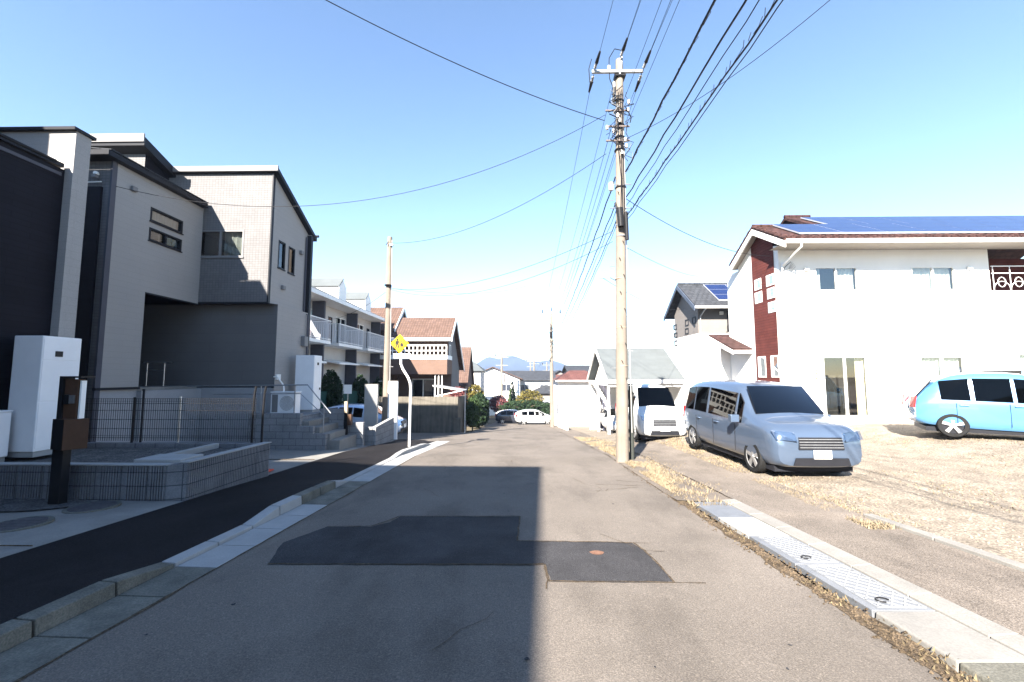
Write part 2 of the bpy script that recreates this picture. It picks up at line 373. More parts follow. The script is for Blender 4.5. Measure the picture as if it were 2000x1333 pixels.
struct(strip('d', lambda y: 2.50+.03*noise.noise(Vector((y*1.7, 2, 8))), lambda y: 2.63+.09*noise.noise(Vector((y*1.1, 7, 1))), -6, 12, .006, dirt, jitter=.05, seed=9).build('dirt_strip'), 'brown dirt and leaf litter along the right road edge')
mb = MB(); y = 3.44
for k in range(14):
    y2 = y; y1 = y-(1.0 if k else .62); mb.hexa([(2.72, y1+.006, g(y1)-.06), (3.205, y1+.006, g(y1)-.06), (3.205, y2, g(y2)-.06), (2.72, y2, g(y2)-.06),
        (2.73, y1+.006, g(y1)+.018), (3.205, y1+.006, g(y1)+.024), (3.205, y2, g(y2)+.024), (2.73, y2, g(y2)+.018)], concrete_old if k else concrete); y = y1
struct(mb.build('channel', bevel=.012), 'concrete channel slabs at lower right')
rib_m = M('steel_rib', (.29, .30, .31), .4, .05, 6, metal=.4)
def cover(y1, y2, checker, label, mat):
    t = thing('channel_cover', label, 'drain cover', (2.96, (y1+y2)/2, g((y1+y2)/2)), 'drain channel covers right of the road')
    mb = MB(); z = lambda y: g(y)+.018
    mb.hexa([(2.72, y1+.008, z(y1)-.06), (3.205, y1+.008, z(y1)-.06), (3.205, y2-.008, z(y2)-.06), (2.72, y2-.008, z(y2)-.06), (2.72, y1+.008, z(y1)), (3.205, y1+.008, z(y1)), (3.205, y2-.008, z(y2)), (2.72, y2-.008, z(y2))], mat)
    mb.build('plate', t, bevel=.004)
    if checker:
        mb = MB(); n = 7; s = (y2-y1-.1)/n; x0, x1 = 2.80, 3.17; ya = y1+.05
        zz = lambda y: z(y)+.002
        def rib(A, B):
            A = Vector(A); B = Vector(B); d = (B-A).normalized(); w = Vector((-d.y, d.x))*.006
            q = [A-w, B-w, B+w, A+w]; mb.hexa([(p.x, p.y, zz(p.y)-.003) for p in q]+[(p.x, p.y, zz(p.y)+.004) for p in q], rib_m)
        W = x1-x0; H_ = y2-y1-.1
        for sg in (1, -1):
            for k in range(-4, n+5):
                c = k*s; pts = []
                for tt in [i/40 for i in range(41)]:
                    xx = tt*W; yy = c+sg*xx*1.1
                    if 0 <= yy <= H_: pts.append((x0+xx, ya+yy))
                if len(pts) > 2: rib(pts[0], pts[-1])
        for A, B in (((x0, ya), (x1, ya)), ((x1, ya), (x1, ya+H_)), ((x1, ya+H_), (x0, ya+H_)), ((x0, ya+H_), (x0, ya))): rib(A, B)
        mb.build('ribs', t)
        mb = MB(); mb.tube([(2.93+.05*math.cos(w), y1+.16+.035*math.sin(w), z(y1+.15)+.008) for w in [i*math.pi/6 for i in range(10)]], .006, dark_metal, 5); mb.build('handle', t)
    return t
steel_dull = M('steel_plate', (.20, .21, .225), .5, .08, 5, .06, 60, metal=.4)
cover(5.98, 6.85, False, 'plain pale steel drain cover at the far end of the channel', steel_dull)
cover(5.22, 5.98, False, 'white concrete drain slab next to a ribbed steel cover', concrete_pale)
cover(4.36, 5.22, True, 'ribbed steel drain cover, the farther of the two ribbed ones', steel_dull)
cover(3.45, 4.36, True, 'ribbed steel drain cover, the nearer of the two ribbed ones', steel_dull)
# asphalt patches
def sheet(name, pts, off, mat, label):
    mb = MB(); q = []
    for (a, b) in zip(pts, pts[1:]+pts[:1]):
        n = max(1, int(math.hypot(b[0]-a[0], b[1]-a[1])/.05))
        for i in range(n):
            x, y = a[0]+(b[0]-a[0])*i/n, a[1]+(b[1]-a[1])*i/n
            q.append((x+.018*noise.noise(Vector((x*6, y*6, 1)))+.008*noise.noise(Vector((x*25, y*25, 2))), y+.018*noise.noise(Vector((x*6, y*6, 5)))+.008*noise.noise(Vector((x*25, y*25, 7)))))
    mb.face([(x, y, g(y)+off) for x, y in q], mat)
    return struct(mb.build(name), label)
sheet('road_patch', [(-2.5, 4.29), (.24, 4.33), (.24, 4.36), (.27, 3.95), (1.39, 3.95), (1.35, 4.72), (1.28, 4.98), (-.03, 5.02), (0, 6.02), (-1.67, 5.98), (-1.72, 5.72), (-1.90, 5.52), (-2.46, 5.5), (-2.7, 4.9)], .004, asphalt_patch, 'dark asphalt repair patch across the road')
mb = MB()
def crk(pts, w=.006, off=.0075):
    for (a, b) in zip(pts, pts[1:]):
        A = Vector(a); B = Vector(b); d = (B-A).normalized(); n = Vector((-d.y, d.x))*w*rnd.uniform(.5, 1.2)
        mb.face([(*(A-n), g(A.y)+off), (*(B-n), g(B.y)+off), (*(B+n), g(B.y)+off), (*(A+n), g(A.y)+off)], dirt)
def wob(a, b, n=8, j=.02): return [(a[0]+(b[0]-a[0])*i/n+rnd.uniform(-j, j), a[1]+(b[1]-a[1])*i/n+rnd.uniform(-j, j)) for i in range(n+1)]
crk(wob((1.35, 3.95), (1.66, 3.94), 4, .003), .006); crk(wob((1.33, 4.72), (1.55, 4.72), 4, .004), .005); crk(wob((1.25, 4.98), (1.5, 4.97), 3, .003), .004)
crk(wob((.24, 4.3), (.24, 3.8), 6, .015), .006); crk(wob((0, 6.02), (-1.67, 5.98), 9, .004), .005); crk(wob((0, 6.0), (-.03, 5.03), 6, .004), .005); crk(wob((-.03, 5.02), (1.28, 4.98), 8, .004), .004)
crk(wob((-2.5, 4.29), (.24, 4.35), 12, .006), .004); crk(wob((1.9, 8.6), (2.4, 8.4), 7, .04), .008); crk(wob((1.4, 8.2), (2.3, 8.1), 8, .04), .006); crk(wob((1.3, 7.6), (2.2, 8.0), 8, .05), .006)
crk(wob((-.6, 2.9), (-.2, 3.4), 6, .03), .003)
crk(wob((-2.2, 12), (-.4, 12.3), 9, .04), .008); crk(wob((.2, 15), (2.2, 15.2), 9, .05), .010)
struct(mb.build('crack'), 'thin dark cracks in the road')
mb = MB(); cz = [(0.82+.075*math.cos(w)*(1+.1*math.sin(5*w)), 4.66+.06*math.sin(w)) for w in [i*math.pi/9 for i in range(18)]]
mb.face([(x, y, g(y)+.0075) for x, y in cz], M('rust_paint', (.22, .12, .08), .8, .2, 20)); struct(mb.build('paint_spot'), 'rusty orange round mark on the road patch')
for (x, y, lb) in ((-5.98, 5.94, 'round manhole cover near the block wall corner'), (-6.05, 5.12, 'round manhole cover nearer the black pavement')):
    z = g(y)+.122; t = thing('manhole_cover', lb, 'manhole cover', (x, y, z), 'manhole covers in the concrete forecourt')
    mb = MB(); mb.tube([(x, y, z-.02), (x, y, z+.006)], .30, concrete_old, 32); mb.build('rim', t)
    mb = MB(); mb.tube([(x, y, z-.02), (x, y, z+.010)], .25, M('cast_iron', (.10, .095, .10), .6, .2, 20, metal=.3), 32)
    for k in range(-4, 5):
        w = math.sqrt(max(0, .0576-(k*.05)**2)); mb.box(x-w, x+w, y+k*.05-.008, y+k*.05+.008, z+.0095, z+.014, MAT['cast_iron'])
    mb.build('lid', t)
mb = MB()                                  # sealed seam along the patch, oil drips and small cracks
seam = [(-2.5, 4.29), (.24, 4.33), (.27, 3.95), (1.39, 3.95), (1.35, 4.72), (1.28, 4.98), (-.03, 5.02), (0, 6.02), (-1.67, 5.98), (-1.90, 5.52), (-2.46, 5.5)]
for (a, b) in zip(seam, seam[1:]):
    n = max(3, int(math.hypot(b[0]-a[0], b[1]-a[1])/.12)); crk(wob(a, b, n, .010), .009, .0085)
r_ = random.Random(77)
for _ in range(24):
    cx, cy = r_.uniform(-2.7, 2.4), 2.4+r_.random()**1.5*12; s_ = r_.uniform(.006, .022); k = r_.uniform(.5, 1.6); ph = r_.uniform(0, 6)
    mb.face([(cx+s_*k*math.cos(w)*(1+.3*math.sin(3*w+ph)), cy+s_*math.sin(w)*(1+.3*math.cos(2*w+ph)), g(cy)+.0062) for w in [i*.4488 for i in range(14)]], asphalt_patch)
struct(mb.build('road_stain'), 'tar seams and small dark stains on the road')
r_ = random.Random(12); mb = MB()          # hairline cracks in the old asphalt
for _ in range(9):
    x, y = r_.uniform(-2.4, 2.2), r_.uniform(2.6, 15); a = r_.uniform(0, 3.1); p = [(x, y)]
    for k in range(r_.randint(5, 12)): a += r_.gauss(0, .35); x += .10*math.cos(a); y += .12*math.sin(a); p.append((max(-2.9, min(2.45, x)), y))
    crk(p, .0022+.0002*y, .0058)
struct(mb.build('crack'), 'hairline cracks in the old asphalt')
# stones and grass on the right
def scatter(n, area, size, mat, name, seed, off=0, flat=.6):
    r = random.Random(seed); mb = MB()
    for _ in range(n):
        x, y = area(r)
        s = size*r.uniform(.4, 1.3); z = g(y)+(lot_off(x, y) if x > 3.5 and y > 6.1 else .02)+off
        a = r.uniform(0, 6.28); V = []
        for k in range(5):
            w = a+k*1.257; V.append((x+math.cos(w)*s*r.uniform(.7, 1.2), y+math.sin(w)*s*r.uniform(.7, 1.2), z-.004))
        V.append((x+r.uniform(-.3, .3)*s, y, z+s*flat)); mb.mesh(V, [(k, (k+1) % 5, 5) for k in range(5)], mat)
    return mb
def a_lot(r):
    while True:
        y = 3.0+r.random()**1.6*10; x = 4.95+r.random()*min(13, y*1.25)
        return x, y
o = scatter(5200, a_lot, .022, gravel_m, 'g', 3).build('gravel'); tag(o, 'loose pale stones spread over the gravel lot', 'gravel', kind='stuff')
o = scatter(1500, lambda r: (2.58+r.gauss(0, .06), 2.3+r.random()**1.2*8), .014, dirt, 'g', 4, -.01).build('leaf_litter'); tag(o, 'brown leaf litter and grit along the right road edge', 'litter', kind='stuff')
def grass(n, area, h, mat, seed, zf):
    r = random.Random(seed); mb = MB(); V = []; Fs = []
    for _ in range(n):
        x, y, d = area(r); 
        if r.random() > d: continue
        z = zf(x, y)-.01; a = r.uniform(0, 6.28); hh = h*r.uniform(.35, 1.2); w = .004+.004*r.random()+.0006*y; lx, ly = r.gauss(0, .6)*hh, r.gauss(0, .6)*hh
        k = len(V); V += [(x-math.cos(a)*w, y-math.sin(a)*w, z), (x+math.cos(a)*w, y+math.sin(a)*w, z), (x+lx, y+ly, z+hh)]; Fs.append((k, k+1, k+2))
    mb.mesh(V, Fs, mat); return mb
zg = lambda x, y: g(y)+(lot_off(x, y) if y > 6.1 else .02)
def ga(r):
    y = 6.6+r.random()*14; x = 2.62+abs(r.gauss(0, .42)); return x, y, sstep((noise.noise(Vector((x*2, y*1.2, 4)))+.35)*2)*(1 if y > 7.4 else .5)
def gb(r):
    y = 5.5+r.random()*11; x = 4.55+(14-y)*-.02+abs(r.gauss(0, .35)); return x, y, sstep((noise.noise(Vector((x*2, y*1.2, 9)))+.4)*2)
def gc(r):
    y = 5.5+r.random()*9.8; x = 5+r.random()*13; return x, y, sstep((noise.noise(Vector((x*.6, y*.8, 14)))+.02)*2.6)
def gd(r):
    y = 2.4+r.random()**1.3*6; return 2.60+r.gauss(0, .05), y, sstep((noise.noise(Vector((3, y*2.0, 4)))+.15)*3)*.6
mb = grass(900, gd, .03, M('weed', (.19, .15, .09), .9, .3, 6), 8, zg); tag(mb.build('weeds'), 'small dry weeds growing in the gap beside the drain covers', 'weeds', kind='stuff')
mb = grass(20000, ga, .055, straw, 1, zg); tag(mb.build('dry_grass'), 'dry straw grass around the pole base and road edge', 'grass', kind='stuff')
mb = grass(12000, gb, .05, straw, 2, zg); tag(mb.build('dry_grass'), 'dry straw grass strip in front of the silver minivan', 'grass', kind='stuff')
mb = grass(22000, gc, .045, straw, 3, zg); tag(mb.build('dry_grass'), 'patchy dry grass over the gravel lot by the white house', 'grass', kind='stuff')
# straw coloured thatch under the grass
# ------------------------------------------------------------------ LEFT: block planter, cabinet, post, fence
pw = thing('block_planter_wall', 'low ribbed grey concrete block wall around the raised gravel bed', 'wall', (-5.1, 6.35, g(6.35)))
ribbed = M('ribbed_block', (.23, .235, .25), .93, .13, 2.5, .14, 70, .4, 70, brick=(.4, .2, .008), mortar=.4, offset=0, jit=.15, bricb=.6)
mb = MB()
mb.hexa([(-13, 6.36, -.5), (-5.3, 6.36, -.5), (-5.3, 6.48, -.5), (-13, 6.48, -.5), (-13, 6.36, .30), (-5.3, 6.36, .30), (-5.3, 6.48, .30), (-13, 6.48, .30)], ribbed)
mb.hexa([(-5.20, 6.46, -.6), (-5.08, 6.46, -.6), (-4.98, 8.42, -.6), (-5.10, 8.42, -.6), (-5.20, 6.46, .32), (-5.08, 6.46, .32), (-4.98, 8.42, .32), (-5.10, 8.42, .32)], ribbed)
mb.hexa([(-5.3, 6.36, -.5), (-5.08, 6.46, -.5), (-5.2, 6.58, -.5), (-5.3, 6.48, -.5), (-5.3, 6.36, .305), (-5.08, 6.46, .315), (-5.2, 6.58, .315), (-5.3, 6.48, .305)], ribbed)
mb.box(-10, -5.10, 8.30, 8.42, -.6, .32, ribbed)
mb.build('wall', pw)
mb = MB()
for i in range(190):                       # vertical ribs on the faces
    x = -13+i*.0405
    if abs((x % .4)-.02) > .03: mb.box(x, x+.021, 6.340, 6.3605, -.33, .295, ribbed)
for i in range(48):
    t_ = i/48; y = 6.48+t_*1.92; xx = -5.08+t_*.1
    mb.box(xx-.002, xx+.020, y, y+.021, g(y)-.05, .315, ribbed)
mb.build('ribs', pw)
mb = MB(); mb.box(-13, -5.3, 6.335, 6.49, .302, .318, concrete_pale)
mb.hexa([(-5.21, 6.46, .322), (-5.052, 6.46, .322), (-4.952, 8.43, .322), (-5.11, 8.43, .322), (-5.21, 6.46, .338), (-5.052, 6.46, .338), (-4.952, 8.43, .338), (-5.11, 8.43, .338)], concrete_pale); mb.build('coping', pw)
mb = MB(); mb.box(-13, -5.22, 6.5, 8.29, -.3, .24, gravel_grey); struct(mb.build('gravel_bed'), 'dark gravel fill inside the block wall')
mb = MB(); mb.box(-5.98, -5.24, 6.52, 7.0, .24, .36, concrete_pale); mb.box(-5.98, -5.88, 7.0, 8.25, .24, .34, concrete_pale)
tag(mb.build('concrete_base', bevel=.01), 'pale concrete step block inside the corner of the ribbed wall', 'concrete block')
def cabinet(x0, x1, y0, y1, z0, z1, label, seed=0):
    t = thing('water_heater_cabinet', label, 'cabinet', ((x0+x1)/2, (y0+y1)/2, z0-.08), 'tall water heater cabinets')
    mb = MB(); mb.box(x0, x1, y0, y1, z0, z1, cab_white); mb.build('body', t, bevel=.012)
    mb = MB(); h = z1-z0; mb.box(x1-.002, x1+.006, y0+.02, y1-.02, z0+.05, z0+h*.42, cab_white); mb.box(x1-.002, x1+.006, y0+.02, y1-.02, z0+h*.43, z0+h*.78, cab_white); mb.box(x1-.002, x1+.006, y0+.02, y1-.02, z0+h*.79, z1-.03, cab_white)
    mb.build('panel', t, bevel=.003)
    mb = MB(); mb.box(x1+.005, x1+.012, y0+.2, y0+.32, z0+h*.82, z0+h*.87, dark_metal); mb.build('badge_plate', t); mb = MB(); mb.box(x1+.005, x1+.02, y1-.16, y1-.08, z0+h*.36, z0+h*.40, dark_metal); mb.build('latch', t)
    mb = MB(); mb.box(x0+.02, x1-.02, y0+.02, y1-.02, z0-.09, z0-.001, concrete_pale); mb.build('base', t)
    return t
cabinet(-8.56, -8.06, 6.93, 7.56, .39, 2.33, 'tall white heater cabinet left of the brown mailbox post')
cabinet(-7.51, -6.88, 13.95, 14.5, .52, 2.34, 'tall white heater cabinet beside the air conditioner on the terrace')
t = thing('heat_pump', 'low white outdoor unit at the left edge beside the tall cabinet', 'heat pump', (-8.6, 6.85, .3))
mb = MB(); mb.box(-9.0, -8.35, 6.53, 6.83, .34, 1.06, cab_white); mb.box(-9.01, -8.34, 6.52, 6.84, 1.06, 1.09, cab_white); mb.build('body', t, bevel=.015)
mb = MB(); 
for k in range(3): mb.box(-8.9, -8.40, 6.524, 6.529, .96+k*.02, .97+k*.02, dark_metal)
mb.build('vent', t)
mb = MB(); mb.box(-8.95, -8.80, 6.53, 6.83, .24, .34, concrete_pale); mb.build('base', t); mb = MB(); mb.box(-8.55, -8.40, 6.53, 6.83, .24, .34, concrete_pale); mb.build('base', t)
# mailbox post
t = thing('mailbox_post', 'dark post with brown mailbox and doorbell in front of the ribbed wall', 'mailbox post', (-6.5, 6.05, g(6.05)+.12))
mb = MB(); mb.box(-6.72, -6.56, 6.02, 6.14, -.25, .62, dark_metal); mb.build('post', t, bevel=.006)
mb = MB(); mb.box(-6.68, -6.62, 6.0, 6.16, .60, 1.62, dark_metal); mb.box(-6.68, -6.36, 6.0, 6.20, 1.62, 1.645, dark_metal); mb.build('frame', t)
mb = MB(); mb.box(-6.62, -6.43, 6.03, 6.13, 1.02, 1.60, brown_box); mb.build('panel', t)
mb = MB(); mb.box(-6.60, -6.54, 6.0, 6.035, 1.24, 1.38, dark_metal); mb.box(-6.53, -6.46, 6.01, 6.035, 1.25, 1.37, M('intercom_grey', (.15, .15, .15), .4)); mb.build('intercom', t)
mb = MB(); mb.box(-6.42, -6.395, 6.05, 6.12, 1.02, 1.58, white_trim); mb.build('light_strip', t)
mb = MB(); A_, B_, C_ = Vector((-6.45, 5.9, 0)), Vector((-6.29, 6.10, 0)), Vector((-6.72, 6.0, 0)); D_ = C_+B_-A_
mb.hexa([p+Vector((0, 0, z)) for z in (.60, 1.03) for p in (A_, B_, D_, C_)], brown_box); mb.face([A_+Vector((-.003, -.004, .60)), C_+Vector((-.003, -.004, .60)), C_+Vector((-.003, -.004, 1.03)), A_+Vector((-.003, -.004, 1.03))], dark_metal); mb.build('mailbox', t, bevel=.004)
# mesh fence
t = thing('mesh_fence', 'dark wire mesh fence standing on the rear of the ribbed block wall', 'fence', (-7.5, 8.36, .32))
mb = MB(); x = -9.9
while x < -5.25: mb.box(x-.003, x+.003, 8.357, 8.363, .36, 1.20, dark_metal); x += .045
for z in (.42, .60, .78, .96, 1.10, 1.19): mb.tube([(-9.9, 8.36, z), (-5.25, 8.36, z)], .0045, dark_metal, 5)
for z in (1.145, .46): mb.tube([(-9.9, 8.34, z), (-5.25, 8.34, z)], .004, dark_metal, 5)
mb.build('mesh', t)
for x in (-9.3, -7.75): 
    mb = MB(); mb.tube([(x, 8.38, .3), (x, 8.38, 1.22)], .022, dark_metal, 8); mb.build('post', t)
mb = MB(); mb.tube([(-6.82, 8.39, .3), (-6.82, 8.39, 1.24)], .018, metal, 8); mb.build('post', t)['label'] = 'thin pale fence post'
for (x, lb) in ((-5.32, 'left one of the two black slim gate posts at the mesh fence end'), (-5.12, 'right one of the two black slim gate posts at the mesh fence end')):
    mb = MB(); mb.tube([(x, 8.37, .33), (x, 8.37, .9), (x+.015, 8.37, 1.30), (x+.04, 8.37, 1.44)], .021, dark_metal, 8)
    tag(mb.build('gate_post', smooth=True), lb, 'post')
# traffic cone
t = thing('traffic_cone', 'small red traffic cone behind the end of the ribbed block wall', 'traffic cone', (-5.29, 8.76, g(8.74)+.11))
z = g(8.62)+.11; mb = MB(); mb.tube([(-5.29, 8.76, z+.03), (-5.29, 8.76, z+.48)], .10, orange_m, 14, .022); mb.build('cone', t, smooth=True)
mb = MB(); mb.box(-5.43, -5.15, 8.62, 8.90, z, z+.03, orange_m); mb.build('foot', t, bevel=.01)
mb = MB(); mb.tube([(-5.29, 8.76, z+.27), (-5.29, 8.76, z+.35)], .062, white_trim, 14, .046); mb.build('reflective_band', t)
# ------------------------------------------------------------------ building A (dark, extreme left)
A = thing('dark_house', 'dark clad house with pale end wall at the left edge', 'house', (-10, 6, -.3))
mb = MB(); wall(mb, FL(-8.8), 3.2, 7.67, -.4, 5.62, siding_dark); mb.box(-16, -8.82, 3.2, 7.64, -.4, 5.57, siding_dark)
mb.face([(-16, 3.19, -.4), (-8.8, 3.19, -.4), (-8.8, 3.19, 5.62), (-16, 3.19, 5.62)], siding_dark); mb.build('wall', A)
mb = MB(); mb.box(-16, -8.64, 7.67, 7.96, -.4, 6.41, siding_light); mb.build('end_wall', A)['label'] = 'pale grey end wall rising above the roof'
mb = MB(); mb.box(-16, -8.60, 7.60, 8.02, 6.41, 6.47, dark_trim); mb.build('end_wall_cap', A)
mb = MB(); mb.box(-8.85, -8.74, 3.15, 7.60, 5.63, 5.71, dark_trim); mb.build('parapet_cap', A)
mb = MB(); mb.box(-8.81, -8.775, 3.15, 7.60, 5.47, 5.53, trim_blue); mb.build('trim_band', A)
mb = MB(); mb.tube([(-8.74, 7.45, 5.69), (-8.74, 3.3, 5.75)], .03, dark_trim, 8); mb.build('gutter_pipe', A)
mb = MB(); mb.box(-16, -10.95, 3.3, 6.1, 5.57, 9.4, siding_dark); mb.build('upper_storey', A)
# ------------------------------------------------------------------ house B (main left)
B = thing('grey_house', 'large two storey grey house with dark trim and recessed porch', 'house', (-9, 12, -.4))
mb = MB(); W1 = FL(-10.1)
w1h = [(10.98, 12.08, 5.88, 6.27), (10.98, 12.08, 5.34, 5.70)]
wall(mb, W1, 9.86, 12.86, 3.90, 6.98, siding_light, w1h, .1, reveal=dark_trim)
wall(mb, W1, 9.86, 11.0, 1.36, 3.90, siding_light)
mb.face([(-14, 12.86, 3.9), (-10.1, 12.86, 3.9), (-10.1, 9.9, 3.9), (-14, 9.9, 3.9)], siding_dark)
wall(mb, FX(9.86), -15, -10.1, -.4, 6.98, tile_grey)
mb.face([P(FL(-10.14), 9.9, -.5), P(FL(-10.14), 11.0, -.5), P(FL(-10.14), 11.0, 1.36), P(FL(-10.14), 9.9, 1.36)], foundation_m)
mb.face([(-14, 11.0, 1.36), (-10.12, 11.0, 1.36), (-10.12, 11.0, 3.9), (-14, 11.0, 3.9)], dark_trim)
# porch recess
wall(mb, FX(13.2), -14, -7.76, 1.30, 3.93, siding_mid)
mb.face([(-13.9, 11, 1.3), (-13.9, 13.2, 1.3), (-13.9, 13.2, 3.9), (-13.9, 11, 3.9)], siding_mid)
mb.face([(-10.4, 12.9, 3.93), (-7.9, 12.9, 3.93), (-7.76, 13.2, 3.93), (-14, 13.2, 3.93), (-14, 12.9, 3.93)], dark_trim)
# upper frontal tile wall
wall(mb, FX(12.88), -12, -7.93, 3.94, 8.16, tile_grey, [(-10.28, -8.76, 5.40, 6.28)], .1, reveal=dark_trim)
# road facing wall W3
W3 = FL(-7.90)
w3h = [(13.32, 13.72, 5.18, 6.10), (13.92, 14.32, 5.16, 6.08)]
wall(mb, W3, 12.88, 15.2, 3.93, 6.72, siding_light, w3h, .08, reveal=dark_trim)
mb.face([P(W3, 12.88, 6.72), P(W3, 15.2, 6.72), P(W3, 15.2, 6.90), P(W3, 12.88, 8.16)], siding_light)
wall(mb, FL(-7.76), 13.2, 15.2, -.5, 3.94, siding_light)
mb.face([(-7.76, 13.2, 3.94), (-7.76, 15.2, 3.94), (-7.9, 15.2, 3.94), (-7.9, 13.2, 3.94)], siding_light)
mb.face([(-14, 15.2, -.5), (-7.76, 15.2, -.5), (-7.76, 15.2, 6.9), (-14, 15.2, 6.9)], siding_light)
# middle block
wall(mb, FX(12.0), -14, -11.32, 6.9, 8.45, tile_grey)
mb.face([P(FL(-11.32), 12.0, 6.9), P(FL(-11.32), 14.5, 6.9), P(FL(-11.32), 14.5, 7.5), P(FL(-11.32), 12.0, 8.5)], siding_dark)
mb.build('wall', B)
mb = MB(); mb.box(-14, -7.77, 13.16, 13.19, 1.10, 1.30, foundation_m); wall(mb, FX(13.12), -14, -7.80, -.6, 1.28, foundation_m); mb.box(-14, -10.16, 11.01, 13.1, 1.10, 1.34, concrete); mb.box(-10.2, -10.0, 11.0, 13.1, -.5, 1.25, foundation_m); mb.build('foundation', B)
mb = MB()                                   # roofs, slabs and flashings
mb.hexa([(-14, 9.55, 6.98), (-9.92, 9.55, 6.98), (-9.92, 12.80, 6.98), (-14, 12.80, 6.98), (-14, 9.55, 7.12), (-9.92, 9.55, 7.12), (-9.92, 12.80, 7.12), (-14, 12.80, 7.12)], dark_trim)
mb.prism([(-9.90, 9.6, 7.125), (-9.90, 12.8, 7.125), (-13.9, 12.8, 7.45), (-13.9, 9.6, 7.45)], (0, 0, .03), roof_dark); mb.build('low_roof', B, bevel=.01)
mb = MB(); mb.hexa([(-14, 11.7, 8.45), (-11.1, 11.7, 8.45), (-11.1, 14.8, 7.35), (-14, 14.8, 7.35), (-14, 11.7, 8.72), (-11.1, 11.7, 8.72), (-11.1, 14.8, 7.62), (-14, 14.8, 7.62)], dark_trim)
mb.box(-14, -11.09, 11.66, 11.70, 8.55, 8.80, mid_trim); mb.build('middle_roof', B)
mb = MB(); mb.hexa([(-11.9, 12.80, 8.17), (-7.72, 12.80, 8.17), (-7.72, 15.5, 6.75), (-11.9, 15.5, 6.75), (-11.9, 12.80, 8.31), (-7.72, 12.80, 8.31), (-7.72, 15.5, 6.89), (-11.9, 15.5, 6.89)], dark_trim)
mb.box(-11.9, -7.70, 12.74, 12.797, 8.17, 8.34, mid_trim); mb.build('main_roof', B)
mb = MB(); mb.box(-7.925, -7.885, 12.86, 12.97, 3.93, 8.15, dark_trim); mb.box(-7.93, -7.74, 15.12, 15.26, -.4, 6.85, dark_trim); mb.box(-10.13, -10.085, 9.84, 9.97, -.4, 6.98, trim_blue)
mb.box(-10.15, -10.08, 11.0, 12.88, 3.86, 3.90, dark_trim); mb.box(-10.4, -7.92, 12.87, 12.89, 3.91, 3.96, dark_trim); mb.box(-10.14, -10.07, 9.84, 11.02, 1.30, 1.36, dark_trim); mb.box(-14, -7.76, 13.13, 13.21, 1.27, 1.31, dark_trim); mb.build('corner_trim', B)
mb = MB(); mb.tube([(-7.66, 15.5, 6.95), (-11.8, 15.5, 6.95)], .05, dark_trim, 8); mb.build('eave_gutter', B)
mb = MB(); mb.tube([(-10.25, 10.0, -.4), (-10.02, 10.95, -.4)], .01, dark_trim); mb.tube([(-10.0, 11.06, -.45), (-10.0, 11.06, 1.3)], .03, dark_trim, 8); mb.build('drainpipe', B)
window(B, W1, *w1h[0], dark_trim, 1, .05, .07, glass_w, True, cmat=M('blind_grey', (.35, .35, .33), .9))
window(B, W1, *w1h[1], dark_trim, 2, .05, .07, glass_d)
window(B, FX(12.88), -10.28, -8.76, 5.40, 6.28, mid_trim, 2, .05, .07, glass_w, True, cspan=[(-9.5, -8.85)], cmat=M('paper_panel', (.30, .30, .27), .9))
window(B, W3, *w3h[0], dark_trim, 1, .04, .06, glass('window_bright', (.35, .45, .55), .06)); window(B, W3, *w3h[1], dark_trim, 1, .04, .06, MAT['window_bright'])
mb = MB(); 
for x in (-10.75, -10.42): mb = MB(); mb.tube([(x, 9.80, 6.62), (x, 9.74, 6.62)], .05, white_trim, 10); mb.tube([(x, 9.84, 6.62), (x, 9.80, 6.62)], .02, white_trim, 8); mb.box(x-.05, x+.05, 9.70, 9.80, 6.50, 6.58, mid_trim); mb.build('vent_cap', B)
mb = MB(); mb.tube([(-10.9, 9.80, 6.4), (-10.3, 9.80, 6.42)], .015, white_trim, 6); mb.build('cable_duct', B)
mb = MB(); mb.box(-10.8, -10.3, 9.80, 9.858, -.3, 6.3, siding_dark); mb.box(-11.7, -10.95, 9.8, 9.858, -.3, 6.3, siding_dark); mb.build('tall_panel', B)
mb = MB(); mb.box(-7.76, -7.62, 14.7, 14.95, 2.7, 3.05, mid_trim); mb.build('meter_box', B, bevel=.01)
for (yy, zz) in ((13.55, 4.5), (14.6, 6.0)): mb = MB(); mb.box(-7.90, -7.80, yy, yy+.16, zz, zz+.14, mid_trim); mb.build('vent_hood', B, bevel=.02)
mb = MB(); mb.tube([(-7.86, 15.02, 6.75), (-7.86, 15.02, 3.95), (-7.70, 15.02, 3.85), (-7.70, 15.02, -.4)], .03, trim_blue, 8); mb.build('downpipe', B)
mb = MB(); mb.box(-10.10, -10.02, 10.35, 10.50, 6.45, 6.58, mid_trim); mb.build('vent_hood', B, bevel=.02)
t = thing('porch_rail', 'small silver handrail standing in the shaded porch of the grey house', 'handrail', (-11.2, 12.6, 1.34))
for x in (-11.25, -10.72): mb = MB(); mb.tube([(x, 12.5, 1.33), (x, 12.5, 2.04)], .018, metal, 8); mb.build('post', t)
mb = MB(); mb.tube([(-11.36, 12.5, 2.05), (-10.5, 12.5, 2.05)], .02, metal, 8); mb.tube([(-11.25, 12.5, 1.82), (-10.72, 12.5, 1.82)], .012, metal, 8); mb.build('rail', t)
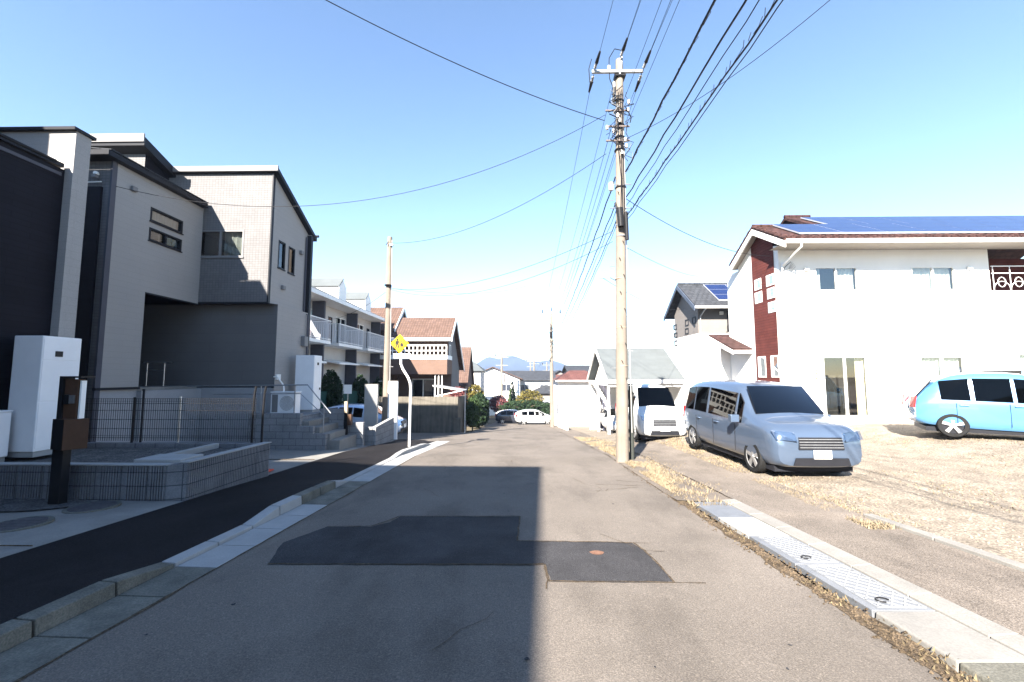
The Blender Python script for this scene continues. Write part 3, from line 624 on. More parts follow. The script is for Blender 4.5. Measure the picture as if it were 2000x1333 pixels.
# terrace steps of blocks
st = thing('block_steps', 'grey concrete block terrace with steps going down to the driveway', 'steps', (-7, 12.6, -.5))
mb = MB()
mb.box(-8.05, -6.50, 12.45, 12.60, -.62, .54, block_m); mb.box(-8.05, -6.62, 12.60, 15.4, -.62, .44, block_m)
mb.box(-6.50, -6.10, 12.45, 12.60, -.62, .16, block_m); mb.box(-6.10, -5.72, 12.45, 12.60, -.62, -.06, block_m)
mb.build('block_wall', st, bevel=.006)
mb = MB()
for i, (xa, xb, zt) in enumerate(((-6.62, -6.30, .30), (-6.30, -5.98, .12), (-5.98, -5.66, -.07), (-5.66, -5.36, -.26))): mb.box(xa, xb, 12.61, 13.9, -.7, zt, concrete)
mb.build('step', st, bevel=.01)
mb = MB(); mb.box(-6.62, -5.75, 13.9, 14.05, -.7, .56, block_m); mb.box(-5.75, -5.15, 13.9, 14.05, -.7, .12, block_m); mb.build('rear_wall', st, bevel=.006)
hr = thing('stair_handrail', 'grey metal handrail sloping down beside the block steps', 'handrail', (-7, 12.52, .5))
z1, z2 = 1.37, 1.02
mb = MB(); mb.tube([(-10.0, 12.52, 1.34), (-8, 12.52, 1.36), (-6.35, 12.52, 1.38), (-5.62, 12.52, .54)], .02, galv, 8); mb.build('top_rail', hr)
mb = MB(); mb.tube([(-9.2, 12.52, 1.10), (-6.55, 12.52, 1.12), (-5.85, 12.52, .50)], .014, galv, 8); mb.build('lower_rail', hr)
for x, za, zb in ((-7.75, .53, 1.36), (-6.72, .53, 1.38), (-5.83, -.07, .78)):
    mb = MB(); mb.tube([(x, 12.52, za), (x, 12.52, zb)], .018, galv, 8); mb.build('post', hr)
ac = thing('air_conditioner', 'white air conditioner outdoor unit on the block terrace', 'air conditioner', (-7.2, 13, .46))
mb = MB(); mb.box(-7.58, -6.82, 12.75, 13.05, .50, 1.14, cab_white); mb.box(-7.60, -6.80, 12.73, 13.07, 1.14, 1.17, cab_white); mb.build('body', ac, bevel=.012)
mb = MB()
for k in range(1, 7): mb.tube([(-7.08+.035*k*math.cos(w), 12.742, .82+.035*k*math.sin(w)) for w in [i*math.pi/10 for i in range(21)]], .004, dark_metal, 4)
mb.build('fan_grille', ac)
mb = MB(); mb.box(-7.54, -7.36, 12.742, 12.748, .55, 1.08, mid_trim); mb.build('side_grille', ac)
mb = MB(); mb.box(-7.5, -7.35, 12.76, 13.04, .445, .50, dark_metal); mb.box(-7.05, -6.9, 12.76, 13.04, .445, .50, dark_metal); mb.build('foot', ac)
mb = MB(); mb.tube([(-7.75, 13.0+.15, 1.62), (-7.62, 13.1, 1.62), (-7.4, 13.1, 1.35), (-7.35, 13.08, .9)], .022, white_trim, 8); mb.box(-7.755, -7.70, 13.25, 13.45, 1.52, 1.70, white_trim); tag(mb.build('pipe_cover'), 'white pipe running from the wall to the air conditioner', 'pipe')
# low block walls, gate pillars and mailbox post beyond the steps
lw = thing('low_block_wall', 'low grey block wall with sloping top beside the pavement end', 'wall', (-5.1, 15, -.8))
mb = MB(); mb.box(-5.75, -5.06, 14.5, 14.63, -1.1, -.10, block_m)
mb.hexa([(-5.05, 14.5, -1.1), (-4.93, 14.5, -1.1), (-4.93, 16.6, -1.2), (-5.05, 16.6, -1.2), (-5.05, 14.5, -.12), (-4.93, 14.5, -.12), (-4.93, 16.6, .02), (-5.05, 16.6, .02)], block_m); mb.build('wall', lw, bevel=.006)
mb = MB(); mb.hexa([(-5.06, 14.49, -.12), (-4.92, 14.49, -.12), (-4.92, 16.6, .02), (-5.06, 16.6, .02), (-5.06, 14.49, -.10), (-4.92, 14.49, -.10), (-4.92, 16.6, .04), (-5.06, 16.6, .04)], concrete_pale); mb.build('coping', lw)
mb = MB(); mb.box(-5.72, -5.62, 13.72, 13.82, -.7, .72, dark_metal); mb.box(-5.6, -5.48, 13.7, 13.84, .05, .40, brown_box); mb.box(-5.70, -5.60, 13.66, 13.72, .45, .82, M('sand_plate', (.45, .36, .25), .7)); o = mb.build('letterbox_post', bevel=.006); tag(o, 'slim dark letterbox post with small brown box beyond the steps', 'mailbox post')
for (x0, x1, y, zt, lb) in ((-6.25, -5.72, 16.9, 1.30, 'pale grey gate pillar left of the slim utility pole'), (-5.52, -5.12, 17.6, 1.42, 'white gate pillar right of the slim utility pole')):
    t = thing('gate_pillar', lb, 'gate pillar', ((x0+x1)/2, y, g(y))); mb = MB(); mb.box(x0, x1, y, y+.15, g(y)-.2, zt, concrete_pale if x0 < -6 else white_trim); mb.build('body', t, bevel=.01)
    mb = MB(); mb.box(x0-.01, x1+.01, y-.01, y+.16, zt, zt+.02, concrete); mb.build('cap', t)
# ------------------------------------------------------------------ school zone sign
sg = thing('warning_sign', 'yellow diamond school crossing sign on a bent white pole', 'traffic sign', (-3.6, 13.85, g(13.85)))
b0 = Vector((-3.6, 13.85, g(13.85)))
top = at(783, 700, 13.85)
mb = MB(); pts = [b0, at(802, 760, 13.85), at(801, 748, 13.85), at(797, 738, 13.85), at(787, 722, 13.85), at(783, 712, 13.85), at(783, 660, 13.85)]
pts[0].z -= .1; mb.tube(pts, .040, white_trim, 12); mb.build('pole', sg, smooth=True)
c = at(780.5, 672, 13.78); hd = .315
mb = MB(); mb.prism([c+Vector((0, 0, hd)), c+Vector((-hd, 0, 0)), c+Vector((0, 0, -hd)), c+Vector((hd, 0, 0))], (0, .012, 0), yellow_m); plate = mb.build('plate', sg, bevel=.006)
mb = MB(); yk = c.y-.004
def shp(pts, ox, oz, s): mb.prism([(c.x+ox+p[0]*s, yk, c.z+oz+p[1]*s) for p in pts][::-1], (0, .003, 0), ink)
def disc(ox, oz, r): shp([(math.cos(w)*r, math.sin(w)*r) for w in [i*math.pi/6 for i in range(12)]], ox, oz, 1)
disc(-.075, .125, .032); shp([(-.05, .045), (.05, .05), (.06, .03), (-.06, .025)], -.075, .115, .9)
shp([(-.045, .09), (.04, .09), (.05, -.02), (-.055, -.02)], -.075, 0, 1); shp([(-.04, -.02), (.0, -.02), (-.03, -.16), (-.075, -.15)], -.075, 0, 1); shp([(0, -.02), (.045, -.02), (.075, -.15), (.035, -.16)], -.075, 0, 1)
shp([(-.045, .09), (-.085, .0), (-.065, -.01), (-.03, .06)], -.075, 0, 1); shp([(.04, .09), (.10, .02), (.085, .0), (.03, .06)], -.075, 0, 1)
disc(.075, .06, .028); shp([(-.03, .05), (.03, .05), (.06, -.06), (-.06, -.06)], .075, -.03, 1); shp([(-.03, -.06), (-.005, -.06), (-.02, -.13), (-.045, -.13)], .075, -.03, 1); shp([(.005, -.06), (.03, -.06), (.045, -.13), (.02, -.13)], .075, -.03, 1); shp([(-.03, .05), (-.075, .0), (-.06, -.01), (-.02, .03)], .075, -.03, 1)
shp([(-.13, 0), (.14, 0), (.14, -.012), (-.13, -.012)], 0, -.175, 1)
mb.build('pictogram', plate)
c2 = at(786, 696, 13.78); mb = MB(); mb.box(c2.x-.30, c2.x+.28, 13.775, 13.787, c2.z-.075, c2.z+.075, white_trim); pl = mb.build('name_plate', sg, bevel=.004)
try:
    cu = bpy.data.curves.new('sign_text', 'FONT'); cu.body = '通 学 路'; cu.size = .12; cu.align_x = 'CENTER'; cu.align_y = 'CENTER'; cu.extrude = .001
    tmp = bpy.data.objects.new('tmp', cu); COL.objects.link(tmp); bpy.context.view_layer.update()
    me = bpy.data.meshes.new_from_object(tmp.evaluated_get(bpy.context.evaluated_depsgraph_get())); bpy.data.objects.remove(tmp)
    me.transform(Matrix.Translation(Vector((c2.x-.01, 13.772, c2.z))-ORG[sg.name]) @ Matrix.Rotation(math.pi/2, 4, 'X')); me.materials.clear(); me.materials.append(ink)
    o = bpy.data.objects.new('lettering', me); COL.objects.link(o); o.parent = pl
except Exception as e: print('text', e)
# ------------------------------------------------------------------ foliage
def foliage(mb, c, rx, ry, rz, n, size, mat, seed, shape='ell'):
    r = random.Random(seed); V = []; Fs = []
    for _ in range(n):
        while True:
            p = Vector((r.uniform(-1, 1), r.uniform(-1, 1), r.uniform(-1, 1)))
            if shape == 'cone':
                rad = min(1, (1-p.z)*.62+.08)*(1 if p.z > -.6 else .9); q = math.hypot(p.x, p.y)/rad; ok = q < 1 and q > .35
            elif shape == 'column':
                rad = (1-max(0, p.z-.3)**2*1.6)*(1-max(0, -p.z-.6)*.8); q = math.hypot(p.x, p.y)/max(.1, rad); ok = .5 < q < 1
            else: q = p.length; ok = .45 < q < 1
            if ok and noise.noise(p*2.6+Vector((seed, 0, 0))) > -.22+.3*(q-.8): break
        P_ = Vector((c[0]+p.x*rx, c[1]+p.y*ry, c[2]+p.z*rz)); s = size*r.uniform(.5, 1.3)
        a = Vector((r.gauss(0, 1), r.gauss(0, 1), r.gauss(0, 1))).normalized(); b = a.cross(Vector((r.gauss(0, 1), r.gauss(0, 1), r.gauss(0, 1)))).normalized()
        k = len(V); V += [P_-a*s, P_+b*s*.55, P_+a*s, P_-b*s*.55]; Fs.append((k, k+1, k+2, k+3))
    mb.mesh(V, Fs, mat)
def tree(name, label, cat, x, y, z0, h, rw, mat, n, size, seed, shape='ell', trunk=.25, group=None, ry=None):
    t = thing(name, label, cat, (x, y, z0), group)
    mb = MB(); foliage(mb, (x, y, z0+h*(.5+trunk*.5)), rw, ry or rw, h*(1-trunk)/2, n, size, mat, seed, shape); mb.build('crown' if trunk > .1 else 'foliage', t)
    mb = MB(); mb.tube([(x, y, z0-.1), (x+.03, y, z0+h*.35), (x, y+.02, z0+h*.75)], max(.03, rw*.10), bark, 7, .015)
    for k in range(5):
        w = k*1.3; mb.tube([(x, y, z0+h*(.3+.08*k)), (x+math.cos(w)*rw*.6, y+math.sin(w)*rw*.5, z0+h*(.5+.08*k))], max(.015, rw*.035), bark, 5, .006)
    mb.build('trunk', t); return t
for i, (px, Y, h, lb) in enumerate(((647, 19.8, 3.1, 'dark conical shrub nearest the tall white cabinet'), (705, 23.5, 3.2, 'dark conical shrub in front of the middle of the apartment block'), (741, 27.0, 3.4, 'dark conical shrub behind the slim utility pole'))):
    p = at(px, 735, Y); tree('conifer_shrub', lb, 'shrub', p.x, Y, g(Y)+.1, h, .52, leaf_dark, 4200, .085, i+11, 'column', .06, 'conifer shrubs in front of the apartment block')
# ------------------------------------------------------------------ apartment block D
D = thing('apartment_block', 'two storey cream apartment block with balconies and two dormers', 'apartment block', (-12, 27, -1.5))
DW = FL(-12.1); Y0, Y1 = 19.6, 33.8
mb = MB(); hl = []
for k in range(4):
    a = Y0+.9+k*3.35
    hl += [(a, a+1.6, 3.65, 5.55), (a+2.25, a+2.85, 3.65, 5.4), (a, a+1.6, -1.2+.1, 1.05+.1), (a+2.25, a+2.85, -1.1, 1.0)]
wall(mb, DW, Y0, Y1, -3, 6.3, wall_cream, hl, .12)
mb.face([(-20, Y0, -3), (-12.1, Y0, -3), (-12.1, Y0, 6.3), (-15.5, Y0, 8.3), (-20, Y0, 6.3)], wall_cream)
mb.face([(-20, Y1, -3), (-12.1, Y1, -3), (-12.1, Y1, 6.3), (-15.5, Y1, 8.3), (-20, Y1, 6.3)], wall_cream); mb.build('wall', D)
for h in hl: window(D, DW, *h, dark_trim if (h[1]-h[0]) < 1 else white_trim, 2 if h[1]-h[0] > 1 else 1, .06, .06, glass_d if h[2] < 1 else glass_w, h[1]-h[0] > 1, sill=False, cspan=[(h[0]+.1, h[0]+.7)])
mb = MB(); mb.prism([(-10.85, Y0-.3, 6.22), (-15.5, Y0-.3, 8.45), (-20.2, Y0-.3, 6.22), (-20.2, Y0-.3, 6.10), (-15.5, Y0-.3, 8.3), (-10.85, Y0-.3, 6.08)], (0, Y1-Y0+.6, 0), roof_grey); mb.build('roof', D)
mb = MB(); mb.box(-10.88, -10.82, Y0-.3, Y1+.3, 6.02, 6.24, white_trim); mb.box(-12.1, -10.9, Y0-.2, Y1+.2, 6.03, 6.08, white_trim); mb.build('eave', D)
for a in (27.2, 32.0):
    mb = MB(); mb.box(-14.2, -12.0, a, a+1.15, 6.6, 7.6, wall_cream); mb.prism([(-12.0, a, 7.6), (-12.0, a+1.15, 7.6), (-12.0, a+.58, 8.1)], (-2.6, 0, 0), wall_cream)
    dm = mb.build('dormer', D)
    mb = MB(); mb.box(-11.99, -11.95, a-.02, a+1.17, 6.7, 7.62, white_trim); mb.prism([(-11.96, a-.06, 7.6), (-11.96, a+1.21, 7.6), (-11.96, a+.58, 8.18)], (-.06, 0, 0), white_trim); mb.build('front', dm)
    mb = MB(); mb.hexa([(-14.5, a-.08, 7.55), (-11.9, a-.08, 7.55), (-11.9, a+.58, 8.14), (-14.5, a+.58, 8.14), (-14.5, a-.08, 7.63), (-11.9, a-.08, 7.63), (-11.9, a+.58, 8.22), (-14.5, a+.58, 8.22)], roof_grey); mb.build('roof', dm)
for k, (a, b) in enumerate(((19.7, 23.85), (24.95, 28.75), (29.75, 33.6))):
    mb = MB(); mb.box(-12.1, -10.85, a, b, 3.45, 3.62, white_trim); bal = mb.build('balcony', D)
    mb = MB(); mb.box(-10.89, -10.85, a, b, 4.76, 4.81, white_trim); mb.box(-10.885, -10.855, a, b, 3.70, 3.73, white_trim)
    y = a
    while y <= b: mb.box(-10.88, -10.86, y-.014, y+.014, 3.62, 4.77, rail_m); y += .115
    for yy in (a+.02, b-.02):
        mb.box(-12.1, -10.87, yy-.02, yy+.02, 4.76, 4.80, white_trim); x = -12.0
        while x < -10.9: mb.box(x-.012, x+.012, yy-.008, yy+.008, 3.62, 4.77, rail_m); x += .12
    mb.build('railing', bal)
    mb = MB(); mb.hexa([(-12.05, a+.3, 2.55), (-10.9, a+.3, 2.35), (-10.9, b-.3, 2.35), (-12.05, b-.3, 2.55), (-12.05, a+.3, 2.65), (-10.9, a+.3, 2.45), (-10.9, b-.3, 2.45), (-12.05, b-.3, 2.65)], white_trim); mb.build('awning', D)
    mb = MB(); mb.box(-12.09, -11.35, b+.15, b+.3, -2.5, 6.0, trim_blue); mb.build('partition_wall', D)
mb = MB(); mb.box(-11.6, -11.0, 21.2, 21.25, 3.7, 4.25, M('cloth_red', (.45, .06, .07), .9)); mb.box(-11.3, -11.25, 21.25, 22.3, 3.75, 4.2, MAT['cloth_red']); tag(mb.build('laundry'), 'red cloth hanging behind the nearest balcony railing', 'laundry')
for i, (a, b, lb) in enumerate(((17.9, 20.3, 'green net fence panel right of the tall white cabinet'), (21.2, 23.8, 'green net fence panel between the two nearest conifer shrubs'), (24.3, 27.5, 'green net fence panel left of the grey gate pillar'))):
    t = thing('net_fence', lb, 'fence', (-9.0, a, g(a)), 'green net fences before the apartment block'); mb = MB(); X = -8.9-.02*i
    mb.box(X-.01, X+.01, a, b, g(b)+.3, .95-i*.12, green_net); mb.build('net', t)
    for y in (a, b): mb = MB(); mb.tube([(X, y, g(y)-.1), (X, y, 1.0-i*.12)], .02, MAT['leaf_mid'], 6); mb.build('post', t)
t = thing('notice_board', 'small white notice board on a thin post before the green net', 'notice board', (-7.3, 18.6, g(18.6))); p = at(679, 762, 18.6)
mb = MB(); mb.box(p.x-.18, p.x+.18, 18.6, 18.62, p.z-.18, p.z+.22, white_trim); mb.build('board', t); mb = MB(); mb.tube([(p.x, 18.64, g(18.6)), (p.x, 18.64, p.z+.2)], .015, metal, 6); mb.build('post', t)
# ------------------------------------------------------------------ cars
def car(label, L, W, Hh, kind, mat, loc, rot, name='parked_car', glassm=None):
    """built pointing +X (front at x=L/2) about origin, then placed"""
    t = bpy.data.objects.new(name, None); COL.objects.link(t); t['label'] = label; t['category'] = 'minivan' if name == 'minivan' else 'car'
    ORG[t.name] = Vector(); w = W/2; gm_ = glassm or glass_car
    k_ = L/4.6
    if kind == 'van':   # stations x, zbot, belt z, roof z, roof halfwidth factor, body half width factor, cabin flag
        stn = [(-L/2, .42, .95, 1.10, .82, .88), (-L/2+.10, .30, 1.0, Hh-.30, .80, .95), (-L/2+.32, .25, 1.02, Hh-.06, .80, .99), (-L/2+.9*k_, .22, 1.02, Hh, .80, 1), (-.6*k_, .20, 1.0, Hh+.01, .81, 1), (.35*k_, .20, .98, Hh-.01, .81, 1), (.85*k_, .20, .97, Hh-.10, .80, 1),
               (L/2-1.12*k_, .20, .96, 1.32, .84, 1), (L/2-.78*k_, .20, 1.00, 1.12, .90, 1), (L/2-.32, .21, .93, 1.05, .88, .985), (L/2-.08, .24, .80, .95, .86, .95), (L/2, .30, .64, .76, .82, .88)]
        cab = (1, 7)
    else:
        stn = [(-L/2, .40, .80, .90, .80, .86), (-L/2+.12, .30, .92, 1.05, .80, .94), (-L/2+.55, .24, .98, Hh-.10, .76, .99), (-L/2+1.2, .20, .96, Hh, .76, 1), (-.1, .18, .93, Hh, .77, 1), (.35, .18, .91, Hh-.06, .77, 1),
               (1.05 if L < 3.9 else 1.15, .18, .90, 1.02, .84, 1), (L/2-.40, .19, .82, .88, .86, .98), (L/2-.10, .24, .62, .72, .82, .93), (L/2, .32, .50, .58, .76, .84)]
        cab = (1, 6)
    def sec(s, grow=0):
        x, zb, zk, zr, rf, bf = s; ww = w*bf+grow
        pts = [(0, zb), (ww*.86, zb), (ww*.97, zb+.10), (ww, zb+(zk-zb)*.5), (ww*.985, zk-.03), (ww*.97, zk), (w*rf*bf+.02+grow, zk+(zr-zk)*.82), (w*rf*bf*.93+grow, zr-.035 if zr-zk > .2 else zk+(zr-zk)*.9), (w*rf*bf*.6, zr+.01), (0, zr+.02)]
        return [Vector((x, y, z)) for y, z in pts]
    mb = MB(); V = []; n = 19
    for s in stn:
        h = sec(s); V += h+[Vector((p.x, -p.y, p.z)) for p in h[-2:0:-1]]
    n = 18; Fs = []
    for i in range(len(stn)-1):
        for k in range(n): Fs.append((i*n+k, (i+1)*n+k, (i+1)*n+(k+1) % n, i*n+(k+1) % n))
    Fs.append(tuple(range(n))); Fs.append(tuple(range((len(stn)-1)*n, len(stn)*n))[::-1])
    mb.mesh(V, Fs, mat); body = mb.build('body', t)
    sub = body.modifiers.new('s', 'SUBSURF'); sub.levels = sub.render_levels = 1
    wx = (-L/2+.78, L/2-.82); wr = .31 if Hh < 1.75 else .325
    cut = MB()
    for x in wx:
        for sgn in (1, -1): cut.tube([(x, sgn*(w-.24), wr), (x, sgn*(w+.2), wr)], wr+.055, dark_trim, 28)
    co = cut.build('cut'); bo = body.modifiers.new('b', 'BOOLEAN'); bo.object = co; bo.operation = 'DIFFERENCE'; bo.solver = 'EXACT'
    bpy.context.view_layer.update(); me = bpy.data.meshes.new_from_object(body.evaluated_get(bpy.context.evaluated_depsgraph_get()))
    body.modifiers.clear(); body.data = me; bpy.data.objects.remove(co)
    if not me.materials: me.materials.append(mat)
    me.polygons.foreach_set('use_smooth', [True]*len(me.polygons)); me.set_sharp_from_angle(angle=R(34))
    # glazing: side panes, windscreen, rear screen laid just proud of the shell
    def q(pts, nm, m_=gm_, par=t, off=.012):
        mb = MB(); n_ = (pts[1]-pts[0]).cross(pts[2]-pts[0]).normalized(); cc = sum(pts, Vector())/len(pts)
        out = Vector((0 if abs(n_.x) < abs(n_.y) else (1 if cc.x > 0 else -1), (1 if cc.y > 0 else -1), .3))
        if n_.dot(Vector((cc.x*.3, cc.y, .4))) < 0: n_ = -n_
        mb.face([p+n_*off for p in pts], m_); mb.prism([p+n_*(off-.028) for p in pts], n_*.02, dark_trim); return mb.build(nm, par)
    S_ = [sec(s) for s in stn]
    lerp = lambda a, b, u: a+(b-a)*u
    def sidepane(i, j, sgn, a=.06, b=.94):
        lo = [lerp(S_[i][5], S_[j][5], a), lerp(S_[i][5], S_[j][5], b)]; hi = [lerp(S_[i][6], S_[j][6], a), lerp(S_[i][6], S_[j][6], b)]
        pts = [lerp(lo[0], hi[0], .06), lerp(lo[1], hi[1], .06), lerp(lo[1], hi[1], .97), lerp(lo[0], hi[0], .97)]
        pts = [Vector((p.x, p.y*sgn, p.z)) for p in pts]
        q(pts if sgn < 0 else pts[::-1], 'side_window')
    segs = [(2, 3), (3, 4), (4, 6)] if kind == 'van' else [(2, 3), (3, 4), (4, 5)]
    for i, j in segs:
        for sgn in (1, -1): sidepane(i, j, sgn)
    i = cab[1]-1
    for sgn in (1, -1):                      # front quarter
        pts = [lerp(S_[i][5], S_[i+1][5], .08), lerp(S_[i][5], S_[i+1][5], .75), lerp(S_[i][6], S_[i+1][6], .60), lerp(S_[i][6], S_[i+1][6], .05)]
        pts = [Vector((p.x, p.y*sgn, p.z)) for p in pts]; q(pts if sgn < 0 else pts[::-1], 'quarter_window')
    a, b = (stn[i], stn[i+1+(1 if kind == 'van' else 0)])
    A_ = lerp(S_[i][8], S_[i][9], 0); ya = S_[i][7].y*.92; za = a[3]-.02; xb = stn[i+1][0]; yb = S_[i+1][7].y*.95; zb_ = stn[i+1][3]
    if kind == 'van': xb = stn[i+2][0]-.05; zb_ = stn[i+2][3]+.03; yb = S_[i+2][7].y*.96
    ws = [Vector((a[0]+.05, ya, za)), Vector((xb-.06, yb, zb_+.03)), Vector((xb-.06, -yb, zb_+.03)), Vector((a[0]+.05, -ya, za))]
    q(ws, 'windscreen', off=.03)
    r0, r1 = stn[1], stn[2]; rs = [Vector((r0[0]-.02, w*.68, r0[3]+.0 if kind != 'van' else 1.08)), Vector((r1[0]-.06, w*.66, r1[3]-.10)), Vector((r1[0]-.06, -w*.66, r1[3]-.10)), Vector((r0[0]-.02, -w*.68, r0[3] if kind != 'van' else 1.08))]
    if kind == 'van': rs = [Vector((-L/2+.04, w*.68, 1.10)), Vector((-L/2+.17, w*.66, Hh-.22)), Vector((-L/2+.17, -w*.66, Hh-.22)), Vector((-L/2+.04, -w*.68, 1.10))]
    q(rs, 'rear_window', off=.03)
    for x in wx:
        for sgn in (1, -1):
            mb = MB(); yo = sgn*(w-.012); yi = sgn*(w-.20)
            prof = [(yi, wr-.10), (yi, wr-.015), (yi+sgn*.03, wr), (yo-sgn*.03, wr), (yo, wr-.02), (yo, wr-.10)]
            Vv = [(x+math.cos(u)*r_, y_, wr+math.sin(u)*r_) for u in [k*2*math.pi/28 for k in range(28)] for (y_, r_) in prof]
            m6 = len(prof); mb.mesh(Vv, [(k*m6+j, ((k+1) % 28)*m6+j, ((k+1) % 28)*m6+j+1, k*m6+j+1) for k in range(28) for j in range(m6-1)], rubber)
            mb.tube([(x, yi, wr), (x, yo-sgn*.05, wr)], wr-.10, dark_trim, 20)
            ty = mb.build('wheel', t, smooth=True)
            mb = MB()
            for k in range(5):
                u = k*2*math.pi/5+.3; d = Vector((math.cos(u), 0, math.sin(u))); e = Vector((-d.z, 0, d.x)); cpt = Vector((x, yo-sgn*.012, wr))
                Pp = [cpt+d*.02-e*.03, cpt+d*(wr-.09)-e*.045, cpt+d*(wr-.09)+e*.045, cpt+d*.02+e*.03]; mb.prism(Pp, (0, -sgn*.025, 0), metal)
            mb.tube([(x+math.cos(u)*(wr-.085), yo-sgn*.015, wr+math.sin(u)*(wr-.085)) for u in [k*math.pi/12 for k in range(25)]], .014, metal, 6)
            mb.tube([(x, yo-sgn*.02, wr), (x, yo-sgn*.002, wr)], .045, metal, 12); mb.build('rim', ty)
    # lights, grille, plates, mirrors, handles
    xf = L/2; zf = .80 if kind == 'van' else .66
    for sgn in (1, -1):
        mb = MB(); hv = .055 if kind == 'van' else 0; P0 = [Vector((xf-.03+hv*.4, sgn*w*.50, zf-.06)), Vector((xf-.16+hv*1.6, sgn*w*.90, zf-.03)), Vector((xf-.30+hv*2.2, sgn*w*.935, zf+.13)), Vector((xf-.12+hv, sgn*w*.52, zf+.10))]
        d = Vector((.035, sgn*.02, .01)); mb.prism(P0, d, head_m); mb.prism([p-d*.6 for p in P0], d*.4, galv); mb.build('headlight', t)
        mb = MB(); P1 = [Vector((-xf+.0, sgn*w*.62, .78)), Vector((-xf+.05, sgn*w*.93, .78)), Vector((-xf+.10, sgn*w*.93, 1.10)), Vector((-xf+.04, sgn*w*.66, 1.08))]; mb.prism(P1, (-.03, 0, 0), red_lens); mb.build('tail_light', t)
        mx = stn[i+(0 if kind != 'van' else 1)][0]+(.12 if kind != 'van' else -.15)
        mb = MB(); mb.box(mx-.05, mx+.08, sgn*(w+.02) if sgn > 0 else -(w+.20), (w+.20) if sgn > 0 else -(w+.02), .98, 1.14, mat); mb.tube([(mx, sgn*w*.92, 1.0), (mx, sgn*(w+.06), 1.05)], .02, dark_trim, 6); mb.build('mirror', t, bevel=.03)
        for hx in (-.05, -1.05):
            mb = MB(); mb.box(hx-.09, hx+.09, sgn*w-.01 if sgn > 0 else -w-.022, w+.022 if sgn > 0 else -w+.01, .86, .885, mat); mb.build('door_handle', t, bevel=.006)
        for hx in (.85*k_ if kind == 'van' else .95, -.22, -1.2):
            mb = MB(); mb.box(hx-.004, hx+.004, sgn*w-.004 if sgn > 0 else -w-.0045, w+.0045 if sgn > 0 else -w+.004, .34, .93, dark_trim); mb.build('door_seam', t)
    mb = MB(); zg_ = .60 if kind == 'van' else .52
    mb.prism([Vector((xf-.02, -w*.48, zg_)), Vector((xf-.02, w*.48, zg_)), Vector((xf-.06, w*.46, zg_+.22)), Vector((xf-.06, -w*.46, zg_+.22))], (.035, 0, 0), dark_trim)
    for k in range(4): mb.box(xf-.02, xf+.022-.005*k, -w*.46, w*.46, zg_+.03+k*.05, zg_+.042+k*.05, galv)
    mb.build('grille', t)
    mb = MB(); mb.prism([Vector((xf-.02, -w*.6, .30)), Vector((xf-.02, w*.6, .30)), Vector((xf-.01, w*.55, .44)), Vector((xf-.01, -w*.55, .44))], (.03, 0, 0), dark_trim); mb.build('air_intake', t)
    mb = MB(); mb.box(xf+.02, xf+.032, -.165, .165, .43, .59, white_trim); mb.build('number_plate', t, bevel=.004); mb = MB(); mb.box(-xf-.03, -xf-.005, -.165, .165, .72, .88, white_trim); mb.build('number_plate', t, bevel=.004)
    mb = MB(); mb.box(-xf+.25, xf-.25, -w*.85, w*.85, .14, .26, dark_trim); mb.build('underbody', t)
    mb = MB(); mb.tube([(xf-.75 if kind == 'van' else .95, -.3, 1.06), (.55 if kind != 'van' else xf-1.1, .25, 1.3)], .008, dark_trim, 5); mb.build('wiper', t)
    t.location = loc; t.rotation_euler = (0, 0, rot); return t
car('silver blue minivan parked nose out beside the bare utility pole', 4.6, 1.76, 1.86, 'van', paint_silver, (5.68, 10.45, -.335), R(-90), 'minivan')
car('light blue car parked sideways in front of the white house', 4.15, 1.70, 1.76, 'hatch', paint_blue, (13.35, 11.8, -.02), R(-33))
car('pale blue car parked behind the light blue one at the right edge', 4.2, 1.70, 2.0, 'van', paint_pale, (17.5, 13.9, .03), 0)
car('white van parked behind the bare utility pole near the grey garage', 4.0, 1.62, 1.95, 'van', paint_white, (4.85, 16.3, -.62), R(-90))
car('pale blue car parked in the left yard behind the steps', 3.9, 1.66, 1.46, 'hatch', paint_pale, (-7.1, 18.9, g(18.9)+.12), 0)
car('dark car parked across the end of the road', 4.2, 1.7, 1.5, 'hatch', paint_dark, (-.6, 46.5, g(46.5)+.0), R(4))
car('pale car parked at the far right kerb beside the second pole', 4.0, 1.66, 1.5, 'hatch', paint_white, (1.5, 43.0, g(43)+.0), R(8))
car('white car parked inside the grey roofed garage', 3.9, 1.66, 1.48, 'hatch', paint_white, (6.1, 27.0, g(27.0)+.05), R(-90))
# ------------------------------------------------------------------ RIGHT: white house
Hh = thing('white_house', 'large white two storey house with brown roof tiles and brick red strip', 'house', (12, 17, -.4))
HF = FX(15.7); HG = FR(9.75)
up = [(11.07, 12.66, 4.81, 5.73), (14.63, 16.24, 4.81, 5.73)]; dn = [(11.15, 12.79, .15, 2.38), (14.68, 16.31, .15, 2.38), (18.2, 19.8, .15, 2.48)]
mb = MB(); wall(mb, HF, 9.75, 17.5, -.5, 6.42, siding_white, up+dn[:2], .09, reveal=white_trim); wall(mb, HF, 17.5, 24, -.5, 4.80, siding_white, dn[2:], .09)
mb.face([(17.5, 15.7, 4.8), (17.5, 17.2, 4.8), (17.5, 17.2, 6.42), (17.5, 15.7, 6.42)], siding_white); wall(mb, FX(17.2), 17.5, 24, 4.8, 6.42, siding_brown); mb.face([(17.5, 15.7, 4.8), (24, 15.7, 4.8), (24, 17.2, 4.8), (17.5, 17.2, 4.8)], concrete)
def gpx(x0, y0, x1, y1):
    a = atx(x1, y0, 9.75); b = atx(x0, y1, 9.75); return (a.y, b.y, atx((x0+x1)/2, y1, 9.75).z, atx((x0+x1)/2, y0, 9.75).z)
